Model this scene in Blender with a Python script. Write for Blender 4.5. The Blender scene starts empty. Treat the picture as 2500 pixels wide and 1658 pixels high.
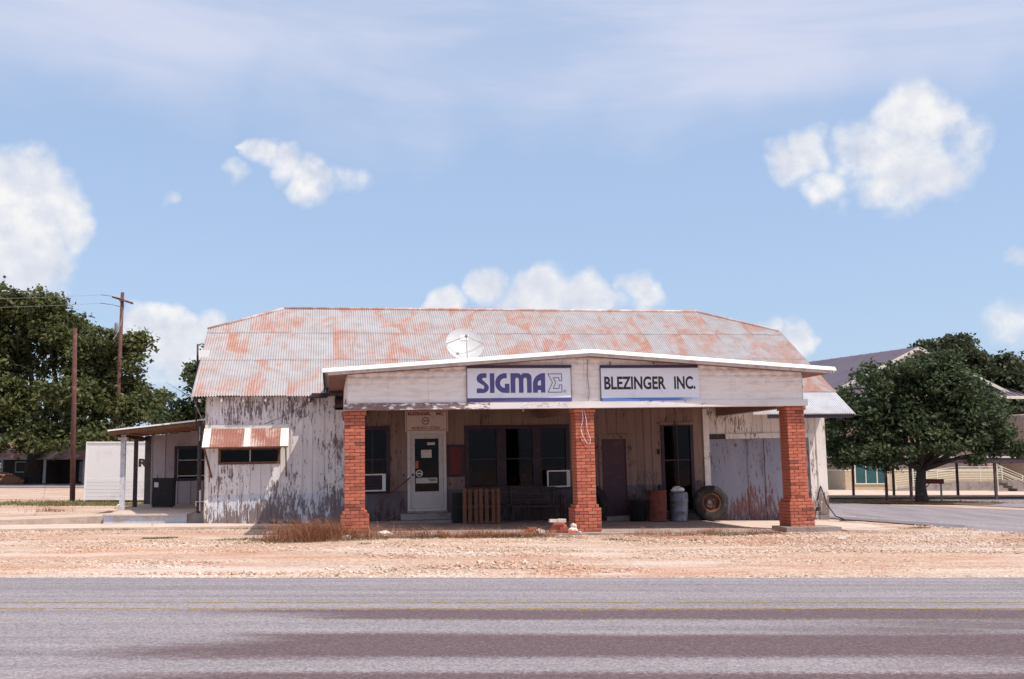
import bpy, bmesh, math, random
import numpy as np
from mathutils import Vector, Matrix

# ------------------------------------------------------------------ scene, camera, sky, sun
scn = bpy.context.scene
random.seed(7); RNG = np.random.default_rng(7)
rad = math.radians

cam_d = bpy.data.cameras.new('camera'); cam = bpy.data.objects.new('camera', cam_d)
scn.collection.objects.link(cam); scn.camera = cam
cam_d.sensor_width = 36.0; cam_d.lens = 35.0; cam_d.clip_start = 0.1; cam_d.clip_end = 3000
cam.location = (0, 0, 1.7); cam.rotation_euler = (rad(90 + 7.108), 0, 0)

YAW = rad(10.3); ROLL = rad(1.15)
SUN_L = Vector((0.46, -0.36, 1.0)).normalized()              # towards the sun, along the shop front's axes
SUN = Matrix.Rotation(YAW, 3, 'Z') @ SUN_L
SUN_EL = math.asin(SUN.z); SUN_AZ = math.atan2(SUN.x, SUN.y)

sl = bpy.data.lights.new('sun', 'SUN'); sl.energy = 3.9; sl.angle = rad(0.53); sl.color = (1.0, 0.92, 0.82)
so = bpy.data.objects.new('sun', sl); scn.collection.objects.link(so)
so.rotation_euler = SUN.to_track_quat('Z', 'Y').to_euler(); so.location = (20, -10, 40)

scn.cycles.max_bounces = 6; scn.cycles.diffuse_bounces = 3; scn.cycles.glossy_bounces = 2; scn.cycles.transmission_bounces = 3; scn.cycles.transparent_max_bounces = 6
scn.view_settings.view_transform = 'Standard'; scn.view_settings.look = 'None'
scn.view_settings.gamma = 1.0; scn.view_settings.exposure = 0.26; scn.view_settings.use_curve_mapping = False

def nd(nt, typ, ins=None, **props):
    n = nt.nodes.new(typ)
    for k, v in props.items(): setattr(n, k, v)
    for k, v in (ins or {}).items():
        s = n.inputs[k]
        if isinstance(v, bpy.types.NodeSocket): nt.links.new(v, s)
        elif isinstance(v, (tuple, list)) and s.type == 'RGBA' and len(v) == 3: s.default_value = (*v, 1)
        else: s.default_value = v
    return n
def M(nt, op, a, b=0.0, c=None, clamp=False):
    ins = {0: a, 1: b}
    if c is not None: ins[2] = c
    return nd(nt, 'ShaderNodeMath', ins, operation=op, use_clamp=clamp).outputs[0]
def VM(nt, op, a, b=None):
    ins = {0: a}
    if b is not None: ins[1] = b
    n = nd(nt, 'ShaderNodeVectorMath', ins, operation=op)
    return n.outputs['Value'] if op in ('LENGTH', 'DISTANCE', 'DOT_PRODUCT') else n.outputs[0]
def MR(nt, v, a, b, c=0.0, d=1.0, smooth=False):
    return nd(nt, 'ShaderNodeMapRange', {0: v, 1: a, 2: b, 3: c, 4: d}, interpolation_type='SMOOTHSTEP' if smooth else 'LINEAR').outputs[0]
def MIX(nt, f, a, b, blend='MIX'):
    n = nd(nt, 'ShaderNodeMix', data_type='RGBA', blend_type=blend)
    for s, v in ((n.inputs[0], f), (n.inputs[6], a), (n.inputs[7], b)):
        if isinstance(v, bpy.types.NodeSocket): nt.links.new(v, s)
        elif isinstance(v, (tuple, list)): s.default_value = (*v[:3], 1)
        else: s.default_value = v
    return n.outputs[2]
def NOISE(nt, vec, scale, detail=4.0, rough=0.55, dist=0.0):
    return nd(nt, 'ShaderNodeTexNoise', {'Vector': vec, 'Scale': scale, 'Detail': detail, 'Roughness': rough, 'Distortion': dist}).outputs[0]
def RAMP(nt, f, stops, interp='LINEAR'):
    n = nd(nt, 'ShaderNodeValToRGB', {0: f}); r = n.color_ramp; r.interpolation = interp
    while len(r.elements) < len(stops): r.elements.new(0.5)
    for e, (p, c) in zip(r.elements, stops): e.position = p; e.color = (*c, 1)
    return n.outputs[0]
def SCALEV(nt, vec, s):
    return VM(nt, 'MULTIPLY', vec, s)

# world: physical sky with cumulus and a high veil laid out by azimuth and elevation
wld = bpy.data.worlds.new('World'); scn.world = wld; wld.use_nodes = True
wld.cycles.sampling_method = 'MANUAL'; wld.cycles.sample_map_resolution = 512
nt = wld.node_tree; nt.nodes.clear()
wout = nd(nt, 'ShaderNodeOutputWorld')
sky = nd(nt, 'ShaderNodeTexSky', sky_type='NISHITA', sun_disc=False, sun_elevation=SUN_EL, sun_rotation=SUN_AZ,
         altitude=0, air_density=1.0, dust_density=1.6, ozone_density=1.6)
D = nd(nt, 'ShaderNodeTexCoord').outputs['Generated']
sx = nd(nt, 'ShaderNodeSeparateXYZ', {0: D})
az = M(nt, 'ARCTAN2', sx.outputs[0], sx.outputs[1]); el = M(nt, 'ARCSINE', sx.outputs[2])
wob = nd(nt, 'ShaderNodeTexNoise', {'Vector': D, 'Scale': 14.0, 'Detail': 3.0, 'Roughness': 0.6}).outputs['Color']
DW = VM(nt, 'NORMALIZE', VM(nt, 'ADD', D, VM(nt, 'MULTIPLY', VM(nt, 'SUBTRACT', wob, (0.5, 0.5, 0.5)), (0.075, 0.03, 0.06))))
# (azimuth, elevation, radius) in degrees of each billow: a big bank low on the left, a small drifting
# one, a tall one on the right and a row of tops above the roof
CLOUDS = [(-27.08, 13.88, 2.97, 1), (-25.46, 13.01, 2.35, 1), (-27.12, 11.36, 3.47, 1), (-24.21, 11.96, 1.49, 1),
          (-26.45, 9.74, 2.23, 1), (-29.4, 11.75, 4.21, 1), (-14.4, 16.95, 0.94, 0.9), (-13.12, 16.43, 1.36, 0.9),
          (-11.36, 15.79, 1.53, 0.85), (-15.17, 17.44, 0.5, 0.7), (-9.42, 16.18, 0.87, 0.45), (-15.84, 15.8, 0.62, 0.35),
          (-19.91, 14.36, 0.59, 0.4), (16.54, 16.56, 1.78, 0.95), (19.73, 16.6, 1.86, 0.9), (22.37, 18.24, 1.93, 1),
          (21.52, 15.99, 2.72, 1), (23.38, 15.57, 1.98, 0.9), (18.01, 14.56, 1.24, 0.7), (25.29, 17.03, 1.49, 0.5),
          (23.91, 17.84, 1.36, 0.85), (-4.17, 9.06, 1.49, 1), (-1.31, 9.79, 1.53, 1), (1.67, 10.02, 1.86, 1),
          (4.53, 9.29, 1.78, 1), (7.37, 9.71, 1.24, 0.8), (1.9, 8.26, 3.47, 1), (-20.61, 7.52, 1.36, 1),
          (-19.25, 7.7, 1.24, 1), (-17.52, 7.43, 1.24, 0.9), (-19.19, 6.25, 2.35, 1), (15.73, 6.37, 1.24, 0.9),
          (14.2, 6.87, 0.99, 0.8), (27.06, 6.95, 1.49, 0.6), (28.03, 10.65, 0.74, 0.5)]
dens = None
for a, e, r, q in CLOUDS:
    a, e, r = rad(a), rad(e), rad(r * 1.04); k = 2 * q / (r * r)
    cv = (math.sin(a) * math.cos(e) * k, math.cos(a) * math.cos(e) * k, math.sin(e) * k)
    b = M(nt, 'ADD', VM(nt, 'DOT_PRODUCT', DW, cv), q - k)
    dens = b if dens is None else M(nt, 'SMOOTH_MAX', dens, b, 0.25)
dens = M(nt, 'MAXIMUM', dens, -3.0)
back = NOISE(nt, SCALEV(nt, D, (2.2, 2.2, 5.0)), 1.0, 4.0, 0.55)
backd = M(nt, 'MULTIPLY', M(nt, 'SUBTRACT', back, 0.56), 5.0)
behind = MR(nt, M(nt, 'ABSOLUTE', az), 0.62, 1.0)
backd = M(nt, 'SUBTRACT', backd, M(nt, 'MULTIPLY', M(nt, 'SUBTRACT', 1.0, behind), 4.0))
dens = M(nt, 'MAXIMUM', dens, backd)
fine = NOISE(nt, D, 30.0, 5.0, 0.56, 0.0)
fine2 = NOISE(nt, VM(nt, 'ADD', D, (0.010, 0.0, 0.016)), 30.0, 5.0, 0.56, 0.0)
dn = M(nt, 'ADD', dens, M(nt, 'MULTIPLY', M(nt, 'SUBTRACT', fine, 0.5), 1.25))
alpha = MR(nt, dn, -0.02, 0.88, 0.0, 1.0, True)
lit = M(nt, 'ADD', 0.55, M(nt, 'MULTIPLY', M(nt, 'SUBTRACT', fine, fine2), 1.7), clamp=True)
soft = NOISE(nt, SCALEV(nt, D, (1, 1, 2.2)), 9.0, 3.0)
lit = M(nt, 'MULTIPLY', lit, MR(nt, soft, 0.35, 0.62, 0.60, 1.15), clamp=True)
ccol = RAMP(nt, lit, [(0.0, (0.66, 0.69, 0.80)), (0.45, (0.80, 0.82, 0.88)), (0.75, (0.92, 0.92, 0.93)), (1.0, (0.98, 0.97, 0.95))])
# thin high veil, streaked along azimuth
vv = nd(nt, 'ShaderNodeCombineXYZ', {0: M(nt, 'ADD', M(nt, 'MULTIPLY', az, 1.6), M(nt, 'MULTIPLY', el, 2.5)), 1: M(nt, 'MULTIPLY', el, 9.0), 2: 0.3}).outputs[0]
veil = NOISE(nt, vv, 1.5, 5.0, 0.55, 0.4)
lowedge = NOISE(nt, D, 5.0, 3.0)
edge = M(nt, 'ADD', el, M(nt, 'MULTIPLY', M(nt, 'SUBTRACT', lowedge, 0.5), 0.22))
vmask = MR(nt, edge, 0.285, 0.40, 0.0, 1.0, True)
veila = M(nt, 'MULTIPLY', MR(nt, veil, 0.30, 0.68, 0.22, 0.84, True), vmask)
hazeb = nd(nt, 'ShaderNodeBackground', {0: (0.53, 0.70, 1.0, 1), 1: 0.90})
skyc = nd(nt, 'ShaderNodeBackground', {0: sky.outputs[0], 1: 0.11})
veilb = nd(nt, 'ShaderNodeBackground', {0: (0.68, 0.71, 0.86, 1), 1: 0.86})
cb = nd(nt, 'ShaderNodeBackground', {0: ccol, 1: 0.83})
m0 = nd(nt, 'ShaderNodeMixShader', {0: 0.5, 1: skyc.outputs[0], 2: hazeb.outputs[0]})
m1 = nd(nt, 'ShaderNodeMixShader', {0: veila, 1: m0.outputs[0], 2: veilb.outputs[0]})
m2 = nd(nt, 'ShaderNodeMixShader', {0: M(nt, 'MULTIPLY', alpha, 0.95), 1: m1.outputs[0], 2: cb.outputs[0]})
nt.links.new(m2.outputs[0], wout.inputs[0])

# ------------------------------------------------------------------ helpers
COL = scn.collection
O = Vector((-8.6816, 28.5581, 0.0))                          # foot of the shop's left front corner
RG = Matrix.Rotation(YAW, 4, 'Z')
MG = Matrix.Translation(O) @ RG                              # level frame on the ground along the shop front
MBLD = MG @ Matrix.Rotation(-ROLL, 4, 'Y')                   # the shop itself leans a little

def tag(o, label=None, cat=None, group=None, kind=None):
    if label: o['label'] = label
    if cat: o['category'] = cat
    if group: o['group'] = group
    if kind: o['kind'] = kind
    return o
def empty(name, m=None, label=None, cat=None, group=None):
    o = bpy.data.objects.new(name, None); COL.objects.link(o); o.empty_display_size = 0.2
    if m is not None: o.matrix_world = m
    return tag(o, label, cat, group)
def link(name, me, parent=None, m=None):
    o = bpy.data.objects.new(name, me); COL.objects.link(o)
    if parent is not None: o.parent = parent
    if m is not None: o.matrix_basis = m
    return o

class MB:
    def __init__(s): s.v = []; s.f = []; s.sm = []
    def add(s, vs, fs, smooth=False):
        b = len(s.v); s.v += [tuple(p) for p in vs]; s.f += [tuple(i + b for i in f) for f in fs]; s.sm += [smooth] * len(fs); return s
    def box(s, x0, x1, y0, y1, z0, z1, jit=0.0):
        vs = [(x, y, z) for z in (z0, z1) for y in (y0, y1) for x in (x0, x1)]
        if jit: vs = [tuple(c + random.uniform(-jit, jit) for c in p) for p in vs]
        return s.add(vs, [(0, 2, 3, 1), (4, 5, 7, 6), (0, 1, 5, 4), (2, 6, 7, 3), (0, 4, 6, 2), (1, 3, 7, 5)])
    def hexa(s, p):   # 8 corners: bottom 4 (ccw), top 4
        return s.add(p, [(3, 2, 1, 0), (4, 5, 6, 7), (0, 1, 5, 4), (1, 2, 6, 5), (2, 3, 7, 6), (3, 0, 4, 7)])
    def beam(s, a, b, w, h, up=(0, 0, 1)):
        a = Vector(a); b = Vector(b); d = (b - a).normalized(); u = Vector(up)
        sdv = d.cross(u)
        if sdv.length < 1e-4: sdv = d.cross(Vector((1, 0, 0)))
        sdv.normalize(); u = sdv.cross(d)
        p = [a + sdv * i * w / 2 + u * j * h / 2 for i, j in ((-1, -1), (1, -1), (1, 1), (-1, 1))]
        q = [c + (b - a) for c in p]
        return s.add(p + q, [(0, 1, 2, 3), (7, 6, 5, 4), (0, 4, 5, 1), (1, 5, 6, 2), (2, 6, 7, 3), (3, 7, 4, 0)])
    def tube(s, pts, r, n=8, cap=True):
        pts = [Vector(p) for p in pts]; rs = r if isinstance(r, (list, tuple)) else [r] * len(pts)
        vs = []; u = None
        for i, p in enumerate(pts):
            d = (pts[min(i + 1, len(pts) - 1)] - pts[max(i - 1, 0)]).normalized()
            if u is None: u = d.orthogonal().normalized()
            u = (u - d * u.dot(d)).normalized(); w = d.cross(u)
            vs += [p + (u * math.cos(2 * math.pi * k / n) + w * math.sin(2 * math.pi * k / n)) * rs[i] for k in range(n)]
        fs = [(i * n + k, i * n + (k + 1) % n, (i + 1) * n + (k + 1) % n, (i + 1) * n + k) for i in range(len(pts) - 1) for k in range(n)]
        s.add(vs, fs, True)
        if cap:
            b = len(s.v) - len(vs); s.f.append(tuple(b + k for k in reversed(range(n)))); s.f.append(tuple(b + len(vs) - n + k for k in range(n))); s.sm += [False, False]
        return s
    def lathe(s, prof, n=24, m=None, smooth=True):   # prof: (radius, height) about z
        vs = []
        for r, z in prof:
            for k in range(n):
                p = Vector((r * math.cos(2 * math.pi * k / n), r * math.sin(2 * math.pi * k / n), z)); vs.append(m @ p if m is not None else p)
        fs = [(i * n + k, i * n + (k + 1) % n, (i + 1) * n + (k + 1) % n, (i + 1) * n + k) for i in range(len(prof) - 1) for k in range(n)]
        return s.add(vs, fs, smooth)
    def poly(s, pts, nrm_flip=False):
        return s.add(pts, [tuple(range(len(pts)))[::-1] if nrm_flip else tuple(range(len(pts)))])
    def mesh(s, name, mat):
        me = bpy.data.meshes.new(name); me.from_pydata(s.v, [], s.f)
        me.polygons.foreach_set('use_smooth', s.sm); me.materials.append(mat); me.update(); return me
    def build(s, name, mat, parent=None, m=None):
        return link(name, s.mesh(name, mat), parent, m)

def np_mesh(name, verts, faces, mat, smooth=False):
    verts = np.asarray(verts, np.float32); faces = np.asarray(faces, np.int32)
    me = bpy.data.meshes.new(name); k = faces.shape[1]
    me.vertices.add(len(verts)); me.vertices.foreach_set('co', verts.ravel())
    me.loops.add(faces.size); me.loops.foreach_set('vertex_index', faces.ravel())
    me.polygons.add(len(faces)); me.polygons.foreach_set('loop_start', np.arange(0, faces.size, k, dtype=np.int32))
    me.polygons.foreach_set('loop_total', np.full(len(faces), k, np.int32))
    me.polygons.foreach_set('use_smooth', np.full(len(faces), smooth))
    me.materials.append(mat); me.update(calc_edges=True); me.validate(); return me
def vnoise(x, y, seed=0):                                    # value noise for relief
    x = np.asarray(x, float); y = np.asarray(y, float); xi = np.floor(x).astype(int); yi = np.floor(y).astype(int)
    fx = x - xi; fy = y - yi; fx = fx * fx * (3 - 2 * fx); fy = fy * fy * (3 - 2 * fy)
    def h(a, b):
        n = (a * 374761393 + b * 668265263 + seed * 1442695) & 0x7fffffff; n = ((n ^ (n >> 13)) * 1274126177) & 0x7fffffff
        return ((n ^ (n >> 16)) & 0xffff) / 65535.0
    return (h(xi, yi) * (1 - fx) + h(xi + 1, yi) * fx) * (1 - fy) + (h(xi, yi + 1) * (1 - fx) + h(xi + 1, yi + 1) * fx) * fy

# ------------------------------------------------------------------ materials
def mat(name):
    m = bpy.data.materials.new(name); m.use_nodes = True; nt = m.node_tree; nt.nodes.clear()
    out = nd(nt, 'ShaderNodeOutputMaterial'); b = nd(nt, 'ShaderNodeBsdfPrincipled'); nt.links.new(b.outputs[0], out.inputs[0])
    b.inputs['Roughness'].default_value = 0.8; b.inputs['Specular IOR Level'].default_value = 0.25
    return m, nt, b, out
def setc(nt, b, key, v):
    s = b.inputs[key]
    if isinstance(v, bpy.types.NodeSocket): nt.links.new(v, s)
    elif isinstance(v, (tuple, list)): s.default_value = (*v[:3], 1)
    else: s.default_value = v
def BUMP(nt, b, h, strength=0.4, dist=0.02):
    nt.links.new(nd(nt, 'ShaderNodeBump', {'Height': h, 'Strength': strength, 'Distance': dist}).outputs[0], b.inputs['Normal'])
def POS(nt): return nd(nt, 'ShaderNodeNewGeometry').outputs['Position']
def OBJ(nt): return nd(nt, 'ShaderNodeTexCoord').outputs['Object']
def RND(nt): return nd(nt, 'ShaderNodeObjectInfo').outputs['Random']

def worn(name, c1, c2, scale=6.0, amount=0.5, rough=0.8, metal=0.0, bump=0.2, pos='obj', var=0.12, spec=0.25):
    """plain worn surface: base colour, a second tone in blotches, a little per-object and fine variation"""
    m, nt, b, o = mat(name); p = OBJ(nt) if pos == 'obj' else POS(nt)
    n = NOISE(nt, p, scale, 6.0, 0.62); f = MR(nt, n, 0.62 - amount * 0.3, 0.72, 0, 1, True)
    c = MIX(nt, f, c1, c2); fi = NOISE(nt, p, scale * 9, 3.0)
    k = M(nt, 'ADD', MR(nt, fi, 0.3, 0.7, 1 - var, 1 + var), MR(nt, RND(nt), 0, 1, -var, var))
    c = MIX(nt, 1.0, c, nd(nt, 'ShaderNodeCombineColor', {0: k, 1: k, 2: k}).outputs[0], 'MULTIPLY')
    setc(nt, b, 'Base Color', c); setc(nt, b, 'Roughness', rough); setc(nt, b, 'Metallic', metal); setc(nt, b, 'Specular IOR Level', spec)
    if bump: BUMP(nt, b, fi, bump, 0.01)
    return m
MAT = {}
def mk_gravel(name, loose=False):
    m, nt, b, o = mat(name); p = POS(nt)
    p2 = VM(nt, 'ADD', p, VM(nt, 'MULTIPLY', nd(nt, 'ShaderNodeTexNoise', {'Vector': p, 'Scale': 9.0}).outputs['Color'], (0.05, 0.05, 0.05)))
    v = nd(nt, 'ShaderNodeTexVoronoi', {'Vector': p2, 'Scale': 15.0}); vs = nd(nt, 'ShaderNodeTexVoronoi', {'Vector': p2, 'Scale': 34.0})
    r1 = nd(nt, 'ShaderNodeSeparateColor', {0: v.outputs['Color']}).outputs[0]; r2 = nd(nt, 'ShaderNodeSeparateColor', {0: vs.outputs['Color']}).outputs[1]
    st = [(0.0, (0.20, 0.12, 0.095)), (0.20, (0.55, 0.35, 0.27)), (0.55, (0.67, 0.455, 0.36)), (0.8, (0.73, 0.54, 0.44)), (1.0, (0.80, 0.68, 0.60))]
    if loose: c = RAMP(nt, nd(nt, 'ShaderNodeTexWhiteNoise', {0: nd(nt, 'ShaderNodeVectorMath', {0: p, 1: (0.06, 0.06, 0.2)}, operation='SNAP').outputs[0]}).outputs[0], st)
    else: c = MIX(nt, 0.5, RAMP(nt, r1, st), RAMP(nt, r2, st))
    big = NOISE(nt, SCALEV(nt, p, (0.35, 0.9, 1)), 0.55, 5.0, 0.6, 0.5)
    c = MIX(nt, MR(nt, big, 0.48, 0.66, 0.0, 0.6, True), c, (0.57, 0.27, 0.17))
    pale = NOISE(nt, SCALEV(nt, p, (0.3, 1.0, 1)), 0.8, 4.0, 0.55, 0.3)
    c = MIX(nt, MR(nt, pale, 0.48, 0.66, 0.0, 0.6, True), c, (0.80, 0.68, 0.63))
    dk = NOISE(nt, SCALEV(nt, p, (0.5, 1.6, 1)), 2.6, 6.0, 0.7)
    c = MIX(nt, MR(nt, dk, 0.60, 0.72, 0.0, 0.5, True), c, (0.30, 0.19, 0.15))
    spx = nd(nt, 'ShaderNodeSeparateXYZ', {0: p}); yy = M(nt, 'ADD', spx.outputs[1], M(nt, 'MULTIPLY', M(nt, 'SUBTRACT', NOISE(nt, SCALEV(nt, p, (0.12, 0.12, 1)), 1.0, 2.0), 0.5), 3.0))
    for y0, w_, f_, cc in ((17.0, 0.16, 0.45, (0.50, 0.27, 0.19)), (18.5, 0.18, 0.45, (0.52, 0.29, 0.20)), (20.6, 0.3, 0.4, (0.80, 0.66, 0.58)), (16.1, 0.25, 0.35, (0.82, 0.68, 0.60))):
        tr = MR(nt, M(nt, 'ABSOLUTE', M(nt, 'SUBTRACT', yy, y0)), w_ * 0.3, w_ * 1.6, f_, 0.0, True)
        c = MIX(nt, M(nt, 'MULTIPLY', tr, MR(nt, dk, 0.35, 0.6)), c, cc)
    c = MIX(nt, 1.0, c, (0.82, 0.83, 0.79), 'MULTIPLY')
    setc(nt, b, 'Base Color', c); setc(nt, b, 'Roughness', 0.95); setc(nt, b, 'Specular IOR Level', 0.1)
    if not loose: BUMP(nt, b, M(nt, 'ADD', M(nt, 'MULTIPLY', v.outputs[0], -1.0), M(nt, 'MULTIPLY', vs.outputs[0], -0.5)), 0.9, 0.03)
    return m
MAT['gravel'] = mk_gravel('gravel'); MAT['stones'] = mk_gravel('gravel_stones', True)

def mk_asphalt(name, kind):
    m, nt, b, o = mat(name); p = POS(nt); sp = nd(nt, 'ShaderNodeSeparateXYZ', {0: p})
    agg = nd(nt, 'ShaderNodeTexVoronoi', {'Vector': p, 'Scale': 48.0}); ar = nd(nt, 'ShaderNodeSeparateColor', {0: agg.outputs['Color']}).outputs[0]
    streak = NOISE(nt, SCALEV(nt, p, (0.06, 1.6, 1)) if kind == 'main' else SCALEV(nt, p, (1.0, 0.12, 1)), 1.6, 5.0, 0.6)
    light = MIX(nt, MR(nt, streak, 0.35, 0.65), (0.225, 0.203, 0.212), (0.32, 0.29, 0.298))
    c = MIX(nt, M(nt, 'MULTIPLY', ar, 0.65), MIX(nt, 1.0, light, (0.62, 0.60, 0.62), 'MULTIPLY'), MIX(nt, 1.0, light, (1.5, 1.45, 1.45), 'MULTIPLY'))
    if kind == 'main':
        # tar bled up in the wheel paths of the near lane, fading out to the left
        wv = NOISE(nt, SCALEV(nt, p, (0.16, 0.7, 1)), 1.1, 6.0, 0.66, 0.4)
        fr = NOISE(nt, p, 16.0, 4.0, 0.7)
        y = M(nt, 'ADD', sp.outputs[1], M(nt, 'MULTIPLY', M(nt, 'SUBTRACT', wv, 0.5), 0.5))
        y = M(nt, 'ADD', y, M(nt, 'MULTIPLY', M(nt, 'SUBTRACT', fr, 0.5), 0.55))
        def band(c0, hw): return MR(nt, M(nt, 'ABSOLUTE', M(nt, 'SUBTRACT', y, c0)), hw * 0.62, hw * 1.05, 1.0, 0.0, True)
        bands = M(nt, 'MAXIMUM', band(9.72, 0.74), M(nt, 'MAXIMUM', M(nt, 'MULTIPLY', band(11.62, 0.47), 0.95), band(8.1, 0.42)))
        xs = M(nt, 'ADD', sp.outputs[0], M(nt, 'MULTIPLY', M(nt, 'SUBTRACT', wv, 0.5), 6.0))
        bands = M(nt, 'MULTIPLY', bands, MR(nt, xs, -3.9, -2.3, 0.0, 1.0, True))
        rightd = M(nt, 'MULTIPLY', MR(nt, xs, 2.6, 5.2, 0, 0.75, True), MR(nt, y, 11.9, 11.2, 0, 1, True))
        bands = M(nt, 'MAXIMUM', bands, M(nt, 'MULTIPLY', rightd, MR(nt, wv, 0.42, 0.56, 0.0, 1.0, True)))
        bands = M(nt, 'MULTIPLY', bands, MR(nt, fr, 0.22, 0.46, 0.5, 1.0))
        tar = MIX(nt, M(nt, 'MULTIPLY', ar, 0.45), (0.085, 0.058, 0.066), (0.23, 0.155, 0.15))
        c = MIX(nt, bands, c, tar)
    crk = nd(nt, 'ShaderNodeTexVoronoi', {'Vector': SCALEV(nt, VM(nt, 'ADD', p, VM(nt, 'MULTIPLY', nd(nt, 'ShaderNodeTexNoise', {'Vector': p, 'Scale': 1.7}).outputs['Color'], (1.2, 1.2, 0))), (0.22, 0.9, 1)), 'Scale': 0.55}, feature='DISTANCE_TO_EDGE').outputs[0]
    c = MIX(nt, M(nt, 'MULTIPLY', MR(nt, crk, 0.0, 0.008, 1.0, 0.0), 0.15), c, (0.07, 0.06, 0.06))
    setc(nt, b, 'Base Color', c); setc(nt, b, 'Roughness', 0.85); BUMP(nt, b, agg.outputs[0], 0.5, 0.008)
    return m
MAT['asphalt'] = mk_asphalt('asphalt', 'main'); MAT['asphalt_side'] = mk_asphalt('asphalt_side', 'side')
MAT['tar_patch'] = worn('tar_patch', (0.175, 0.14, 0.165), (0.22, 0.18, 0.20), 3.0, 0.5, 0.9, pos='pos')
def mk_line(name, col, keep):
    m, nt, b, o = mat(name); p = POS(nt)
    n = NOISE(nt, SCALEV(nt, p, (1, 3, 1)), 5.0, 6.0, 0.75); setc(nt, b, 'Base Color', MIX(nt, MR(nt, NOISE(nt, p, 30, 3), 0.3, 0.7), col, tuple(c * 0.65 for c in col)))
    tr = nd(nt, 'ShaderNodeBsdfTransparent'); mx = nd(nt, 'ShaderNodeMixShader', {0: MR(nt, n, keep, keep + 0.12), 1: tr.outputs[0], 2: b.outputs[0]})
    nt.links.new(mx.outputs[0], o.inputs[0]); return m
MAT['yellow_line'] = mk_line('worn_yellow_paint', (0.46, 0.32, 0.10), 0.455); MAT['white_line'] = mk_line('worn_white_paint', (0.72, 0.69, 0.68), 0.44)

def mk_boards(name, paint, low, bare, peel, horiz=False):
    """old paint on vertical planks: flakes run with the grain and are worst near the ground"""
    m, nt, b, o = mat(name); p = OBJ(nt); sp = nd(nt, 'ShaderNodeSeparateXYZ', {0: p})
    off = nd(nt, 'ShaderNodeCombineXYZ', {0: M(nt, 'MULTIPLY', RND(nt), 31.0), 1: 0.0, 2: M(nt, 'MULTIPLY', RND(nt), 17.0)}).outputs[0]
    q = VM(nt, 'ADD', p, off)
    if horiz: q = SCALEV(nt, q, (0.22, 1.0, 4.0))
    tone = NOISE(nt, SCALEV(nt, q, (2.2, 2.2, 0.6)), 1.0, 4.0)
    k = M(nt, 'ADD', MR(nt, tone, 0.3, 0.7, 0.86, 1.05), MR(nt, RND(nt), 0, 1, -0.05, 0.05))
    line = M(nt, 'ADD', sp.outputs[2], M(nt, 'MULTIPLY', M(nt, 'SUBTRACT', RND(nt), 0.5), 0.03))
    col = MIX(nt, MR(nt, line, 0.80, 0.815), low, paint)
    dirt = NOISE(nt, SCALEV(nt, q, (9, 9, 0.7)), 1.0, 5.0, 0.6)
    col = MIX(nt, MR(nt, dirt, 0.5, 0.75, 0, 0.30, True), col, (0.42, 0.32, 0.27))
    col = MIX(nt, 1.0, col, nd(nt, 'ShaderNodeCombineColor', {0: k, 1: k, 2: k}).outputs[0], 'MULTIPLY')
    f1 = M(nt, 'ADD', M(nt, 'MULTIPLY', NOISE(nt, SCALEV(nt, q, (14, 14, 2.4)), 1.0, 8.0, 0.72, 0.25), 0.70), M(nt, 'MULTIPLY', NOISE(nt, SCALEV(nt, q, (34, 34, 9.0)), 1.0, 6.0, 0.7), 0.30))
    f2 = NOISE(nt, SCALEV(nt, p, (0.9, 0.9, 0.8)), 1.0, 3.0)
    groundw = M(nt, 'MULTIPLY', MR(nt, sp.outputs[2], 0.85, 0.0, 0.0, 0.125, True), MR(nt, NOISE(nt, SCALEV(nt, p, (2.3, 2.3, 0.5)), 1.0, 3.0), 0.3, 0.65, 0.35, 1.25))
    th = M(nt, 'SUBTRACT', M(nt, 'SUBTRACT', peel, groundw), M(nt, 'MULTIPLY', M(nt, 'SUBTRACT', f2, 0.5), 0.42))
    fl = MR(nt, M(nt, 'SUBTRACT', f1, th), 0.0, 0.035, 0, 1, True)
    grain = NOISE(nt, SCALEV(nt, q, (60, 60, 2.5)), 1.0, 3.0)
    bc = MIX(nt, MR(nt, grain, 0.3, 0.7), bare, tuple(min(1, c * 1.9) for c in bare))
    setc(nt, b, 'Base Color', MIX(nt, fl, col, bc)); setc(nt, b, 'Roughness', 0.85)
    BUMP(nt, b, M(nt, 'ADD', M(nt, 'MULTIPLY', fl, -1.0), M(nt, 'MULTIPLY', grain, 0.35)), 0.5, 0.006)
    return m
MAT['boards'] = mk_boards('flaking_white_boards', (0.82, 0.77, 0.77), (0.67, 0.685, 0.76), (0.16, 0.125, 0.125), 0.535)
MAT['boards_in'] = mk_boards('shade_dark_cream_boards', (0.275, 0.185, 0.16), (0.16, 0.13, 0.15), (0.065, 0.04, 0.037), 0.565)  # cream paint, darkened so the canopy's shade is part of the colour
MAT['boards_old'] = mk_boards('badly_flaking_boards', (0.80, 0.74, 0.70), (0.80, 0.74, 0.70), (0.17, 0.125, 0.11), 0.555)
MAT['beam_bare'] = mk_boards('bare_flaked_beam', (0.80, 0.76, 0.74), (0.80, 0.76, 0.74), (0.17, 0.115, 0.115), 0.455, True)
MAT['beam_paint'] = mk_boards('flaking_beam_paint', (0.82, 0.78, 0.76), (0.82, 0.78, 0.76), (0.16, 0.11, 0.11), 0.585, True)

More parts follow.
